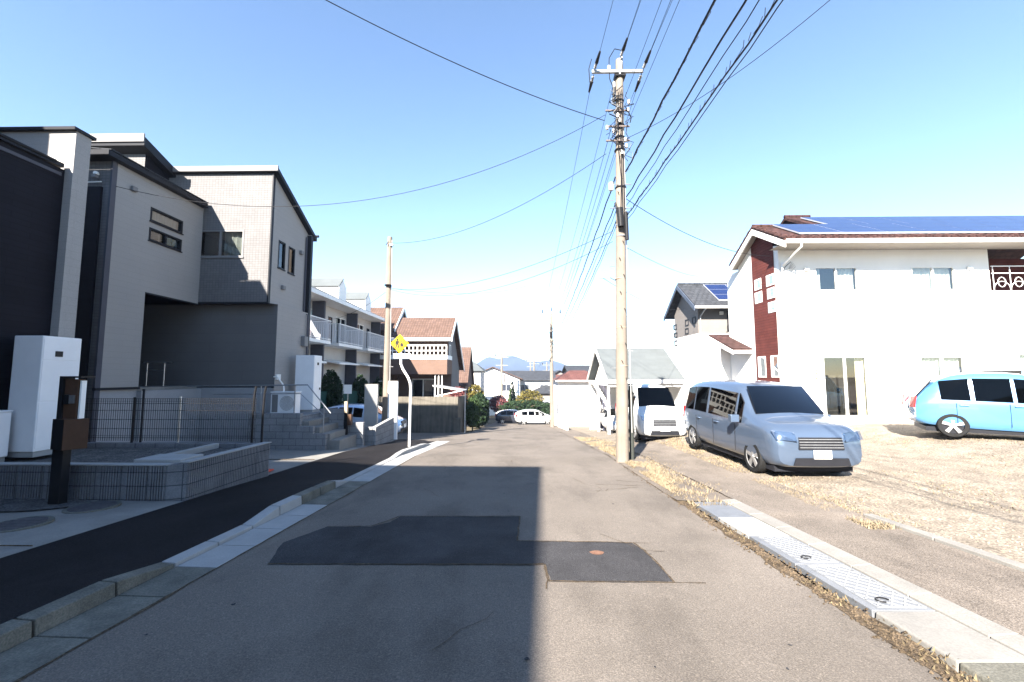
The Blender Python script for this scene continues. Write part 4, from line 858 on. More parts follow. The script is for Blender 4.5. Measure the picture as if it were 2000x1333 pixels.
gw = [gpx(1475, 546, 1487, 567), gpx(1498, 537, 1512, 559), gpx(1476, 571, 1489, 593), gpx(1500, 563, 1513, 584), gpx(1502, 590, 1516, 611), gpx(1483, 697, 1496, 738), gpx(1508, 695, 1521, 738)]
s0, s1 = 15.98, 17.48
wall(mb, HG, 15.7, s0, -.5, 6.42, siding_white); wall(mb, HG, s1, 18.6, -.5, 6.42, siding_white)
mb.face([P(HG, 15.7, 6.42), P(HG, s0, 6.42), P(HG, s0, 6.62), P(HG, 15.7, 6.55)], siding_white); mb.face([P(HG, s1, 6.42), P(HG, 18.6, 6.42), P(HG, 18.6, 6.45), P(HG, s1, 7.05)], siding_white)
mb.face([(9.75, 18.6, -.5), (24, 18.6, -.5), (24, 18.6, 6.4), (9.75, 18.6, 6.4)], siding_white)
mb.face([(11.9, 16, 6.3), (11.9, 21.5, 6.3), (11.9, 18.9, 8.5), (11.9, 16.5, 7.2)], siding_white)
mb.build('wall', Hh)
mb = MB(); HS = (Vector((9.735, 0, 0)), HG[1], HG[2]); wall(mb, HS, s0, s1, -.5, 6.42, siding_brown, gw, .07, reveal=white_trim)
mb.face([P(HS, s0, 6.42), P(HS, s1, 6.42), P(HS, s1, 7.05), P(HS, 16.7, 7.38), P(HS, s0, 6.98)], siding_brown); mb.build('brick_strip', Hh)
mb = MB(); mb.box(9.6, 24, 15.66, 15.71, -.6, .05, foundation_m); mb.box(9.70, 9.745, 15.7, 18.6, -.6, .02, foundation_m); mb.build('foundation', Hh)
for h in gw: window(Hh, HS, *h, white_trim, 1, .05, .05, MAT['window_bright'], sill=False)
window(Hh, HF, *up[0], white_trim, 2, .05, .06, glass_w, True, cspan=[(11.1, 11.35), (12.05, 12.6)])
window(Hh, HF, *up[1], white_trim, 2, .05, .06, glass_w, True)
window(Hh, HF, *dn[0], white_trim, 2, .06, .06, glass_w, True, cspan=[(12.45, 12.75)], cmat=curtain_cream)
window(Hh, HF, *dn[1], white_trim, 2, .06, .06, glass_w, True); window(Hh, HF, *dn[2], white_trim, 2, .06, .06, glass_w, True)
# roofs
sl = .56; ez, ey = 6.40, 14.72
def rz(y): return ez+(y-ey)*sl
mb = MB(); rw0, rw1, rm = 16.72, 18.9, 9.42
zr1, zr2 = rz(rw0), rz(rw1)
T = .14
mb.prism([(rm, ey, ez), (rm, rw0, zr1), (rm, 2*rw0-ey, ez), (rm, 2*rw0-ey, ez+T), (rm, rw0, zr1+T), (rm, ey, ez+T)], (2.7, 0, 0), roof_brown)
mb.prism([(rm+2.7, ey, ez), (rm+2.7, rw1, zr2), (rm+2.7, 2*rw1-ey, ez), (rm+2.7, 2*rw1-ey, ez+T), (rm+2.7, rw1, zr2+T), (rm+2.7, ey, ez+T)], (13, 0, 0), roof_brown)
x = rm+.15
while x < 24.5:                            # rounded tile ends along the eave
    mb.tube([(x, ey-.05, ez+T-.03), (x, ey+.25, ez+T-.03+.3*sl)], .075, roof_brown, 8); x += .30
x = rm
while x < rm+2.6: mb.tube([(x, rw0, zr1+T+.02), (x+.27, rw0, zr1+T+.02)], .075, roof_brown, 8); x += .29
x = rm+2.7
while x < rm+3.6: mb.tube([(x, rw1, zr2+T+.02), (x+.27, rw1, zr2+T+.02)], .085, roof_brown, 8); x += .29
yv = ey
while yv < 2*rw0-ey-.2:
    yn = yv+.26; z_ = lambda q: (rz(q) if q < rw0 else rz(2*rw0-q))+T
    mb.tube([(rm+.02, yv, z_(yv)), (rm+.02, yn, z_(yn)-.03)], .075, roof_brown, 8); yv += .28
mb.build('roof', Hh)
mb = MB()
for (y0_, z0_, y1_, z1_) in ((ey, ez, rw0, zr1), (rw0, zr1, 2*rw0-ey, ez)):
    mb.hexa([(rm-.04, y0_, z0_-.20), (rm+.02, y0_, z0_-.20), (rm+.02, y1_, z1_-.20), (rm-.04, y1_, z1_-.20), (rm-.04, y0_, z0_+.03), (rm+.02, y0_, z0_+.03), (rm+.02, y1_, z1_+.03), (rm-.04, y1_, z1_+.03)], white_trim)
mb.build('fascia', Hh)
mb = MB()
mb.face([(rm, ey, ez-.03), (24.5, ey, ez-.03), (24.5, 15.7, ez-.03), (rm, 15.7, ez-.03)], soffit_m)
mb.face([(rm, ey, ez-.02), (9.75, ey, ez-.02), (9.75, rw0, zr1-.02), (rm, rw0, zr1-.02)], soffit_m); mb.face([(rm, rw0, zr1-.02), (9.75, rw0, zr1-.02), (9.75, 2*rw0-ey, ez-.02), (rm, 2*rw0-ey, ez-.02)], soffit_m); mb.build('soffit', Hh)
mb = MB(); mb.box(rm, 24.5, ey-.10, ey-.02, ez-.08, ez+.07, white_trim); mb.build('eave_gutter', Hh, bevel=.02)
mb = MB(); mb.tube([(9.95, ey-.05, ez-.06), (9.95, ey-.05, ez-.2), (9.83, 15.58, ez-.62), (9.83, 15.62, 5.9), (9.83, 15.62, -.4)], .035, white_trim, 8); mb.build('downpipe', Hh, smooth=True)
mb = MB(); zo = T+.10
def pan(x0, x1, y0, y1, m_, o, th=.03): mb.hexa([(x0, y0, rz(y0)+o-th), (x1, y0, rz(y0)+o-th), (x1, y1, rz(y1)+o-th), (x0, y1, rz(y1)+o-th), (x0, y0, rz(y0)+o), (x1, y0, rz(y0)+o), (x1, y1, rz(y1)+o), (x0, y1, rz(y1)+o)], m_)
yy = [15.12, 15.92, 16.72, 17.52, 18.32]
for j in range(4):
    x = (10.2 if j < 2 else 12.45)
    while x < 23.5: pan(x+.012, x+1.58, yy[j]+.012, yy[j+1]-.012, solar, zo+.002, .02); x += 1.6
sp = mb.build('solar_array', Hh)
mb = MB(); pan(10.2, 23.8, yy[0]-.01, yy[2], solar_f, zo-.004, .05); pan(12.45, 23.8, yy[2]+.004, yy[4], solar_f, zo-.004, .05); mb.build('panel_frame', sp)
# brackets, vents, lamp, balcony, porch
for (x, z) in ((10.75, 5.62), (16.75, 5.64), (10.85, 2.72), (17.1, 2.75)):
    mb = MB(); mb.box(x-.07, x+.07, 15.60, 15.695, z-.06, z+.08, white_trim); mb.build('vent_hood', Hh, bevel=.02)
mb = MB(); mb.tube([(9.76, 15.62, 5.4), (9.9, 15.55, 5.7), (10.15, 15.6, 5.9)], .012, cable_m, 6)
for k in range(4): mb.tube([(10.05+.05*k, 15.62, 5.6+.05*math.sin(k)), (10.2+.04*k, 15.6, 5.9-.06*k)], .010, porcelain, 6)
mb.tube([(10.0, 15.62, 5.5), (10.25, 15.6, 5.1), (10.15, 15.62, 4.8), (9.95, 15.64, 4.75)], .009, galv, 6); mb.build('wire_anchor', Hh)
mb = MB(); mb.box(10.72, 10.95, 15.67, 15.692, 1.45, 2.05, M('name_plate_beige', (.62, .55, .42), .7))
for k in range(5): mb.box(10.86, 10.92, 15.664, 15.669, 1.52+k*.1, 1.57+k*.1, ink)
mb.build('wall_plate', Hh)
mb = MB(); mb.tube([(17.55, 15.68, 5.72), (24, 15.68, 5.72)], .02, white_trim, 6); mb.tube([(17.55, 15.68, 5.45), (24, 15.68, 5.45)], .015, white_trim, 6)
x = 17.6
while x < 23:
    mb.tube([(x, 15.68, 4.8), (x, 15.68, 5.72)], .012, white_trim, 5); mb.tube([(x+.3+.14*math.cos(u), 15.68, 5.12+.18*math.sin(u)) for u in [k*math.pi/8 for k in range(17)]], .013, white_trim, 5); mb.tube([(x+.3+.3*math.cos(u), 15.68, 4.85+.3*math.sin(u)) for u in [k*math.pi/8 for k in range(9)]], .010, white_trim, 5); x += .62
mb.build('balcony_railing', Hh)
mb = MB()
p = [(9.05, 18.0, 2.62), (10.6, 18.0, 2.62), (10.6, 20.2, 3.35), (9.05, 20.2, 3.35)]
mb.prism([(8.95, 17.75, 2.70), (8.95, 20.0, 3.5), (8.95, 20.0, 3.6), (8.95, 17.75, 2.80)], (1.9, 0, 0), roof_brown); mb.box(8.95, 10.7, 17.72, 17.80, 2.58, 2.72, white_trim); mb.hexa([(8.93, 17.75, 2.55), (8.96, 17.75, 2.55), (8.96, 20.0, 3.3), (8.93, 20.0, 3.3), (8.93, 17.75, 2.72), (8.96, 17.75, 2.72), (8.96, 20.0, 3.54), (8.93, 20.0, 3.54)], white_trim); pc = mb.build('porch_roof', Hh)
mb = MB(); wall(mb, FX(19.6), 9.3, 12, -.6, 3.4, siding_white, [(9.78, 10.42, -.3, 2.35)], .15, .5); mb.box(9.75, 12, 18.6, 19.6, -.6, 6.3, siding_white); mb.build('porch_wall', Hh)
mb = MB(); mb.box(9.80, 10.40, 19.7, 19.75, -.3, 2.3, door_m); dr = mb.build('door', Hh); mb = MB(); mb.tube([(9.88, 19.67, .6), (9.88, 19.67, 1.2)], .015, metal, 6); mb.build('handle', dr)
# ------------------------------------------------------------------ right: grey-beige house J
J = thing('beige_house', 'grey and white two storey house with dark solar roof, behind the white house', 'house', (12, 25, -.6))
jy0, jy1, jx = 24.0, 27.6, 10.2; jr = (23.3, 25.8, 28.3); je, jp = 5.45, 7.15
JF = FX(jy0); JG = FR(jx)
mb = MB(); uw = [(13.0, 14.6, 3.95, 5.0)]
wall(mb, JF, jx, 20, 4.05, 5.55, siding_beige); 
mb.build('upper_wall', J)
mb = MB()
wall(mb, JG, jy0, jy1, 4.07, 5.5, siding_beige); mb.face([P(JG, jy0, 5.5), P(JG, jy1, 5.5), P(JG, jy1, 5.6), P(JG, 25.8, 7.0), P(JG, jy0, 5.6)], siding_beige); mb.build('gable_wall', J)
mb = MB(); wall(mb, JF, jx, 20, -1.2, 4.05, siding_white); wall(mb, JG, jy0, jy1, -1.4, 4.07, siding_white); mb.box(jx+.02, 20, jy1-.02, jy1, -1.4, 5.5, siding_white); mb.build('lower_wall', J)
def jw(x0, y0, x1, y1):
    a = atx(x1, y0, jx); b = atx(x0, y1, jx); return (a.y, b.y, b.z, atx(x1, y0, jx).z)
for q_ in ((1316, 634, 1322, 646), (1317, 650, 1323, 661), (1318, 665, 1323, 677), (1339, 624, 1345, 638), (1339, 641, 1345, 654), (1353, 619, 1359, 634)):
    a0_, a1_, b0_, b1_ = jw(*q_); window(J, (Vector((jx-.02, 0, 0)), JG[1], JG[2]), a0_, a1_, b0_, b1_, dark_trim, 1, .05, .04, MAT['window_bright'], sill=False)
c0 = at(1420, 608, 23.95); c1 = at(1447, 645, 23.95)
window(J, FX(23.97), c0.x, c1.x+.6, c1.z, c0.z, dark_trim, 1, .06, .04, glass_w, True)
mb = MB()
for z in (c1.z-.05, c1.z+.18): mb.tube([(c0.x-.2, 23.6, z), (c1.x+1, 23.6, z)], .02, dark_metal, 6)
for k in range(6): mb.tube([(c0.x-.2+k*.3, 23.6, c1.z-.1), (c0.x-.2+k*.3, 23.6, c1.z+.18)], .015, dark_metal, 6)
mb.build('balcony_rail', J)
mb = MB(); T = .14
mb.prism([(jx-.45, jr[0], je), (jx-.45, jr[1], jp), (jx-.45, jr[2], je), (jx-.45, jr[2], je+T), (jx-.45, jr[1], jp+T), (jx-.45, jr[0], je+T)], (10, 0, 0), roof_dark)
x = jx-.4
while x < 16: mb.tube([(x, jr[1], jp+T+.02), (x+.3, jr[1], jp+T+.02)], .08, roof_dark, 7); x += .33
mb.build('roof', J)
mb = MB(); k_ = (jp-je)/(jr[1]-jr[0]); jz = lambda y: je+(y-jr[0])*k_+T+.08
for j in range(3):
    for i_ in range(5):
        y0_, y1_ = 23.75+j*.62, 23.75+j*.62+.59; x0_ = 11.3+i_*1.3; mb.hexa([(x0_, y0_, jz(y0_)-.03), (x0_+1.27, y0_, jz(y0_)-.03), (x0_+1.27, y1_, jz(y1_)-.03), (x0_, y1_, jz(y1_)-.03), (x0_, y0_, jz(y0_)), (x0_+1.27, y0_, jz(y0_)), (x0_+1.27, y1_, jz(y1_)), (x0_, y1_, jz(y1_))], solar)
s_ = mb.build('solar_array', J); mb = MB(); mb.hexa([(11.27, 23.72, jz(23.72)-.05), (17.8, 23.72, jz(23.72)-.05), (17.8, 25.62, jz(25.62)-.05), (11.27, 25.62, jz(25.62)-.05), (11.27, 23.72, jz(23.72)-.008), (17.8, 23.72, jz(23.72)-.008), (17.8, 25.62, jz(25.62)-.008), (11.27, 25.62, jz(25.62)-.008)], solar_f); mb.build('panel_frame', s_)
mb = MB(); mb.box(jx-.45, 19.5, jr[0]-.08, jr[0]-.01, je-.05, je+.08, white_trim); mb.build('eave_gutter', J)
mb = MB(); jf = M('fascia_blue_grey', (.08, .10, .14), .6)
for (a, za, b, zb) in ((jr[0], je, jr[1], jp), (jr[1], jp, jr[2], je)): mb.hexa([(jx-.50, a, za-.18), (jx-.45, a, za-.18), (jx-.45, b, zb-.18), (jx-.50, b, zb-.18), (jx-.50, a, za+.08), (jx-.45, a, za+.08), (jx-.45, b, zb+.08), (jx-.50, b, zb+.08)], jf)
mb.build('fascia', J)
mb = MB(); mb.tube([(jx+.15, jr[0]-.04, je-.03), (jx+.1, jy0-.08, je-.45), (jx+.1, jy0-.08, -1)], .035, galv, 7); mb.build('downpipe', J)
mb = MB(); p = at(1408, 613, 23.98); mb.box(p.x-.1, p.x+.1, 23.85, 23.98, p.z-.08, p.z+.1, white_trim); mb.build('vent_hood', J, bevel=.02)
# ------------------------------------------------------------------ garage K
K = thing('garage', 'small white garage with grey shingle gable roof behind the bare pole', 'garage', (7, 26, -1.8))
kx0, kx1, ky0, kyr, ky1 = 4.9, 9.1, 23.6, 26.8, 30.0; ke, kp = 1.34, 3.27
mb = MB(); mb.prism([(kx0-.05, ky0-.1, ke), (kx0-.05, kyr, kp), (kx0-.05, ky1+.1, ke), (kx0-.05, ky1+.1, ke+.12), (kx0-.05, kyr, kp+.12), (kx0-.05, ky0-.1, ke+.12)], (kx1-kx0+.1, 0, 0), roof_grey)
mb.build('roof', K)
mb = MB()
for (a, za, b, zb) in ((ky0-.12, ke, kyr, kp), (kyr, kp, ky1+.12, ke)): mb.hexa([(kx0-.12, a, za-.04), (kx0-.05, a, za-.04), (kx0-.05, b, zb-.04), (kx0-.12, b, zb-.04), (kx0-.12, a, za+.14), (kx0-.05, a, za+.14), (kx0-.05, b, zb+.14), (kx0-.12, b, zb+.14)], white_trim)
mb.box(kx0-.05, kx1+.05, ky0-.16, ky0-.10, ke-.12, ke+.10, white_trim); mb.build('fascia', K)
mb = MB(); mb.face([(kx0+.4, ky0+.2, ke), (kx0+.4, ky1-.2, ke), (kx0+.4, kyr, kp-.15)], white_trim); mb.box(kx0+.05, kx1, ky0+.0, ky0+.12, ke-.3, ke-.005, white_trim); mb.box(kx0+.02, kx1, ky1-.15, ky1, -2.6, ke, white_trim); mb.box(kx1-.1, kx1, ky0+.1, ky1, -2.4, ke, white_trim)
mb.box(kx0, kx0+.1, ky0+.1, ky1, ke-.25, ke-.005, white_trim); mb.build('wall', K)
for (x, y) in ((kx0+.05, ky0+.1), (kx0+.05, 26.8), (kx0+.05, 29.8), (kx0+2.2, ky0+.1)):
    mb = MB(); mb.box(x-.06, x+.06, y-.06, y+.06, -2.6, ke-.02, white_trim); mb.build('post', K)
mb = MB()
for k in range(8): mb.box(kx0+.15+k*.11, kx0+.20+k*.11, 27.6, 27.64, -2.4, 1.1, M('slat_dark', (.08, .08, .12), .7))
mb.build('slat_screen', K)
# white wall / hut L with red roof
Lh = thing('red_roofed_house', 'low white house with red hipped roof beyond the garage', 'house', (5, 36, -2.7))
mb = MB(); lh = [(3.7, 5.0, -1.9, -.2)]
wall(mb, FX(36.5), 3.25, 7.2, -3.2, 1.30, siding_white); wall(mb, FR(3.25), 36.5, 41, -3.2, 1.30, siding_white); mb.box(3.3, 7.2, 40.9, 41, -3.2, 1.3, siding_white); mb.build('wall', Lh)
mb = MB(); rx0, rx1, ry0, ry1 = 3.0, 7.5, 36.1, 41.4; mb.mesh([(rx0, ry0, 1.25), (rx1, ry0, 1.25), (rx1, ry1, 1.25), (rx0, ry1, 1.25), (4.6, 38.7, 2.15), (6.0, 38.7, 2.15)], [(0, 1, 5, 4), (1, 2, 5), (2, 3, 4, 5), (3, 0, 4), (3, 2, 1, 0)], roof_red); mb.build('roof', Lh)
mb = MB(); mb.box(3.0, 7.5, 36.02, 36.1, 1.15, 1.28, white_trim); mb.build('eave_gutter', Lh)
mb = MB(); mb.box(3.9, 4.3, 36.46, 36.50, .2, .45, mid_trim); mb.build('vent', Lh)
mb = MB(); mb.box(3.15, 3.3, 29.0, 35.5, -3.4, -1.55, white_trim); o = mb.build('boundary_wall'); tag(o, 'low white boundary wall right of the road beyond the garage', 'wall')
# ------------------------------------------------------------------ left distance: house E, wall, F, G
E_ = thing('orange_roofed_house', 'salmon house with orange tile roof and white balcony', 'house', (-9, 37, -3))
ex = -5.95
mb = MB(); wall(mb, FX(36.6), -14, ex, -3.5, 4.7, wall_salmon, [(-9.4, -7.4, -.4, 1.40)], .1); mb.face([P(FL(ex), 36.6, -3.5), P(FL(ex), 41.2, -3.5), P(FL(ex), 41.2, 2.45), P(FL(ex), 36.8, 6.3), P(FL(ex), 34.9, 4.7), P(FL(ex), 34.9, 1.8), P(FL(ex), 36.6, 1.8)], siding_mid); mb.build('wall', E_)
window(E_, FX(36.6), -9.4, -7.4, -.4, 1.40, white_trim, 2, .09, .05, glass_d, sill=False)
window(E_, FL(ex+.01), 35.3, 36.1, 3.2, 4.3, white_trim, 1, .09, .05, glass_d, sill=False)
mb = MB(); T = .15
mb.prism([(ex+.35, 34.1, 4.61), (ex+.35, 36.6, 6.62), (ex+.35, 42, 2.2), (ex+.35, 42, 2.2+T), (ex+.35, 36.6, 6.62+T), (ex+.35, 34.1, 4.61+T)], (-5.6, 0, 0), roof_orange); mb.build('roof', E_)
mb = MB(); mb.prism([(-10.5, 34.8, 5.35), (-10.5, 37.5, 7.7), (-10.5, 42, 3.8), (-10.5, 42, 3.8+T), (-10.5, 37.5, 7.7+T), (-10.5, 34.8, 5.35+T)], (-5.6, 0, 0), roof_orange)
mb.build('roof', E_)
mb = MB(); mb.box(-16, -10.56, 35.3, 40.6, -3.5, 5.35, wall_salmon); mb.prism([(-10.57, 35.3, 5.35), (-10.57, 37.4, 7.4), (-10.57, 40.6, 4.9)], (-.1, 0, 0), siding_mid); mb.build('side_wing', E_)
for (xx, prs) in ((ex+.37, ((34.1, 4.61, 36.6, 6.62), (36.6, 6.62, 42, 2.2))), (-10.48, ((34.8, 5.35, 37.5, 7.7), (37.5, 7.7, 42, 3.8)))):
    mb = MB()
    for (a, za, b, zb) in prs: mb.hexa([(xx, a, za-.18), (xx+.06, a, za-.18), (xx+.06, b, zb-.18), (xx, b, zb-.18), (xx, a, za+.18), (xx+.06, a, za+.18), (xx+.06, b, zb+.18), (xx, b, zb+.18)], white_trim)
    mb.build('bargeboard', E_)
mb = MB(); mb.box(-11.5, ex+.37, 34.02, 34.1, 4.5, 4.74, white_trim); mb.build('fascia', E_)
mb = MB(); mb.box(-11.5, ex+.05, 34.0, 36.58, 3.0, 3.34, white_trim); mb.box(-11.5, ex+.05, 34.06, 36.58, 1.78, 3.0, wall_salmon); bl = mb.build('balcony', E_)
mb = MB(); mb.box(-11.5, ex+.02, 34.02, 34.08, 4.08, 4.2, white_trim); mb.box(-11.5, ex+.02, 34.02, 34.08, 3.66, 3.74, white_trim)
x = -11.4
while x < ex: mb.box(x-.04, x+.04, 34.03, 34.07, 3.34, 4.08, white_trim); x += .34
mb.build('railing', bl)
for k in range(3): mb = MB(); mb.tube([(-6.9+.28*k, 34.3, 1.75), (-6.9+.28*k, 34.3, -2)], .05, white_trim, 6); mb.build('porch_post', E_)
cw = thing('concrete_wall', 'weathered tall concrete wall at the lane corner below the salmon house', 'wall', (-6, 25.8, -2))
mb = MB(); mb.box(-9.5, -3.75, 25.65, 25.85, -2.1, .38, concrete_wall); mb.box(-3.95, -3.75, 25.85, 30, -2.4, .30, concrete_wall); mb.build('wall', cw, bevel=.01)
mb = MB(); mb.box(-3.98, -3.55, 25.5, 25.9, -2.0, -.9, concrete_wall); mb.build('pier', cw, bevel=.02)
cp = thing('carport_roof', 'white polycarbonate awning above the weathered concrete wall', 'carport', (-4.5, 26.5, -2))
a = at(847, 754, 26.3); b = at(902, 764, 25.2)
mb = MB(); mb.hexa([(a.x, 26.0, a.z-.02), (b.x, 25.3, b.z-.02), (b.x, 27.4, b.z-.02), (a.x, 27.9, a.z-.02), (a.x, 26.0, a.z+.02), (b.x, 25.3, b.z+.02), (b.x, 27.4, b.z+.02), (a.x, 27.9, a.z+.02)], M('polycarbonate', (.35, .36, .36), .4)); mb.build('sheet', cp)
mb = MB(); mb.tube([(a.x, 26.0, a.z), (b.x, 25.3, b.z)], .035, white_trim, 6); mb.tube([(a.x+.2, 26.1, a.z-.65), (b.x, 25.3, b.z)], .03, white_trim, 6); mb.tube([(b.x, 25.3, b.z), (b.x, 27.4, b.z)], .035, white_trim, 6); mb.tube([(b.x-.06, 27.2, b.z), (b.x-.06, 27.2, -2.2)], .03, white_trim, 6); mb.build('frame', cp)
def simple_house(name, label, x0, x1, y0, y1, z0, ze, zr_, wm, rm_, axis='x', ov=.35, wins=True, group=None, hip=False, cat='house'):
    t = thing(name, label, cat, ((x0+x1)/2, (y0+y1)/2, z0), group); mb = MB()
    mb.box(x0, x1, y0, y1, z0-.5, ze, wm)
    if not hip:
        if axis == 'x': mb.prism([(x0, y0, ze), (x0, y1, ze), (x0, (y0+y1)/2, zr_-.1)], (x1-x0, 0, 0), wm)
        else: mb.prism([(x0, y0, ze), (x1, y0, ze), ((x0+x1)/2, y0, zr_-.1)], (0, y1-y0, 0), wm)
    mb.build('wall', t); mb = MB(); k = .12
    if hip:
        cx, cy = (x0+x1)/2, (y0+y1)/2; h_ = abs(x1-x0)*.2; mb.mesh([(x0-ov, y0-ov, ze), (x1+ov, y0-ov, ze), (x1+ov, y1+ov, ze), (x0-ov, y1+ov, ze), (cx-h_, cy, zr_), (cx+h_, cy, zr_)], [(0, 1, 5, 4), (1, 2, 5), (2, 3, 4, 5), (3, 0, 4), (3, 2, 1, 0)], rm_)
    elif axis == 'x':
        s_ = (zr_-ze)/((y1-y0)/2); d = ov*s_; mb.prism([(x0-ov, y0-ov, ze-d), (x0-ov, (y0+y1)/2, zr_), (x0-ov, y1+ov, ze-d), (x0-ov, y1+ov, ze-d+k), (x0-ov, (y0+y1)/2, zr_+k), (x0-ov, y0-ov, ze-d+k)], (x1-x0+2*ov, 0, 0), rm_)
    else:
        s_ = (zr_-ze)/((x1-x0)/2); d = ov*s_; mb.prism([(x0-ov, y0-ov, ze-d), ((x0+x1)/2, y0-ov, zr_), (x1+ov, y0-ov, ze-d), (x1+ov, y0-ov, ze-d+k), ((x0+x1)/2, y0-ov, zr_+k), (x0-ov, y0-ov, ze-d+k)], (0, y1-y0+2*ov, 0), rm_)
    mb.build('roof', t)
    if wins:
        for fl in range(max(1, int((ze-z0)/2.7))):
            n_ = max(1, int((x1-x0)/3.2))
            for i_ in range(n_):
                xa = x0+(x1-x0)*(i_+.5)/n_-.7; zb_ = z0+1.0+2.8*fl
                if zb_+1.1 > ze: continue
                mb = MB(); mb.box(xa, xa+1.4, y0-.05, y0+.02, zb_, zb_+1.1, glass_dk); mb.box(xa-.06, xa+1.46, y0-.035, y0+.0, zb_-.06, zb_, white_trim); mb.box(xa-.06, xa+1.46, y0-.035, y0+.0, zb_+1.1, zb_+1.16, white_trim); mb.box(xa-.06, xa, y0-.035, y0, zb_, zb_+1.1, white_trim); mb.box(xa+1.4, xa+1.46, y0-.035, y0, zb_, zb_+1.1, white_trim); mb.box(xa+.68, xa+.72, y0-.06, y0-.05, zb_, zb_+1.1, white_trim); mb.build('window', t)
    return t
glass_dk = M('far_window', (.05, .06, .08), .15, .3, 1, spec=.7)
simple_house('steep_roofed_house', 'house with steep orange tile roof just past the salmon house', -11.2, -5.8, 45.0, 51.5, -3.3, .85, 4.85, wall_salmon, roof_orange, 'x', .25)
simple_house('grey_roofed_house', 'white house with grey hipped roof past the steep orange roof', -9.0, -5.2, 56, 62, -4, 2.3, 3.6, wall_cream, roof_grey, 'x', .4, hip=True)
simple_house('beige_flat_house', 'beige two storey house rising behind the red hipped roof', 6.2, 11.0, 52, 58, -3.9, 2.2, 2.9, siding_beige, roof_dark, 'x', .4)
# trees & hedges
tree('bushy_tree', 'yellow green bushy tree at the left edge of the road end', 'tree', -3.95, 37.5, g(37.5), 3.7, .85, leaf_yellow, 2600, .11, 41, 'ell', .3)
tree('dark_shrub', 'dark green shrub beside the weathered concrete wall', 'shrub', -3.3, 29.6, g(29.6), 2.3, .55, leaf_mid, 3000, .09, 42, 'ell', .08, ry=1.6)
tree('dark_hedge', 'tall dark hedge below the yellow green tree', 'hedge', -3.35, 35.0, g(35), 2.8, .8, leaf_dark, 5200, .11, 43, 'column', .05, ry=2.2)
tree('red_shrub', 'reddish shrub above the concrete wall end', 'shrub', -4.6, 31.5, g(31.5)+1.2, 1.9, .75, leaf_red, 1500, .09, 44, 'ell', .15)
tree('dark_hedge', 'wide dark hedge across the far end of the road', 'hedge', .9, 52, g(52), 2.6, 3.6, leaf_dark, 9000, .15, 45, 'column', .05, ry=1.0)
tree('cypress', 'slim pointed cypress above the far hedge', 'tree', -1.2, 66, g(66), 5.6, .8, leaf_mid, 2600, .14, 46, 'cone', .08)
tree('yellow_bush', 'yellowish bush left of the second utility pole', 'shrub', 1.4, 60, g(60), 4.0, 2.0, leaf_yellow, 2600, .16, 47, 'ell', .2)
tree('red_shrub', 'dark red bush left of the slim cypress', 'shrub', -3.2, 62, g(62), 3.2, 1.5, leaf_red, 2000, .14, 48, 'ell', .2)
# ------------------------------------------------------------------ distant town
rt = random.Random(21); kinds = [(roof_red, 'red'), (roof_grey, 'pale grey'), (roof_dark, 'dark'), (roof_orange, 'orange')]
for i in range(64):
    Y = 68+(i/64)**1.5*420; sx = rt.uniform(-.20, .24); x = sx*Y
    rm_, nm = kinds[rt.choice([0, 1, 1, 2, 2, 3, 0])]; w_ = rt.uniform(7, 11); ze = g(Y)+rt.choice([3.4, 5.6, 5.8, 5.6]); z0 = g(Y)
    simple_house('distant_house', f'small distant house with {nm} roof in the valley town', x, x+w_, Y, Y+8, z0, ze, ze+rt.uniform(1.4, 2.2), rt.choice([wall_cream, siding_white, wall_cream, siding_beige]), rm_, rt.choice('xy'), .5, wins=Y < 160, group=f'distant houses with {nm} roofs', hip=rt.random() < .3)
for i in range(34):
    Y = 75+(i/34)*330; x = rt.uniform(-.21, .23)*Y
    tree('distant_tree', 'small distant tree among the valley houses', 'tree', x, Y, g(Y), rt.uniform(4, 7), rt.uniform(1.5, 3), rt.choice([leaf_dark, leaf_mid, leaf_mid]), 500, .45, 100+i, 'ell', .2, 'distant trees in the valley town')
# mountains
mb = MB(); V = []; Fs = []; nx, ny = 180, 14
for j in range(ny+1):
    for i in range(nx+1):
        u = i/nx; x = -1550+3100*u; d = j/ny; Y = 1350+d*650
        px = x/Y*820+1015
        bumpy = 26*math.exp(-((px-1002)/34)**2)+21*math.exp(-((px-952)/26)**2)+17*math.exp(-((px-1075)/40)**2)+12+6*noise.noise(Vector((x*.007, 3, 0)))+3*noise.noise(Vector((x*.026, d*4, 0)))
        h = bumpy/820*Y*math.sin(min(1, d*1.7)*math.pi/2) if d < .6 else bumpy/820*Y*(1-(d-.6)*1.2)
        h *= 1+.10*noise.noise(Vector((x*.010, d*5, 7)))
        V.append((x, Y, -9+h+9*min(1, d*3)))
w_ = nx+1; mb.mesh(V, [(j*w_+i, j*w_+i+1, (j+1)*w_+i+1, (j+1)*w_+i) for j in range(ny) for i in range(nx)], hill_m)
struct(mb.build('hills', smooth=True), 'low blue mountain ridge on the horizon')
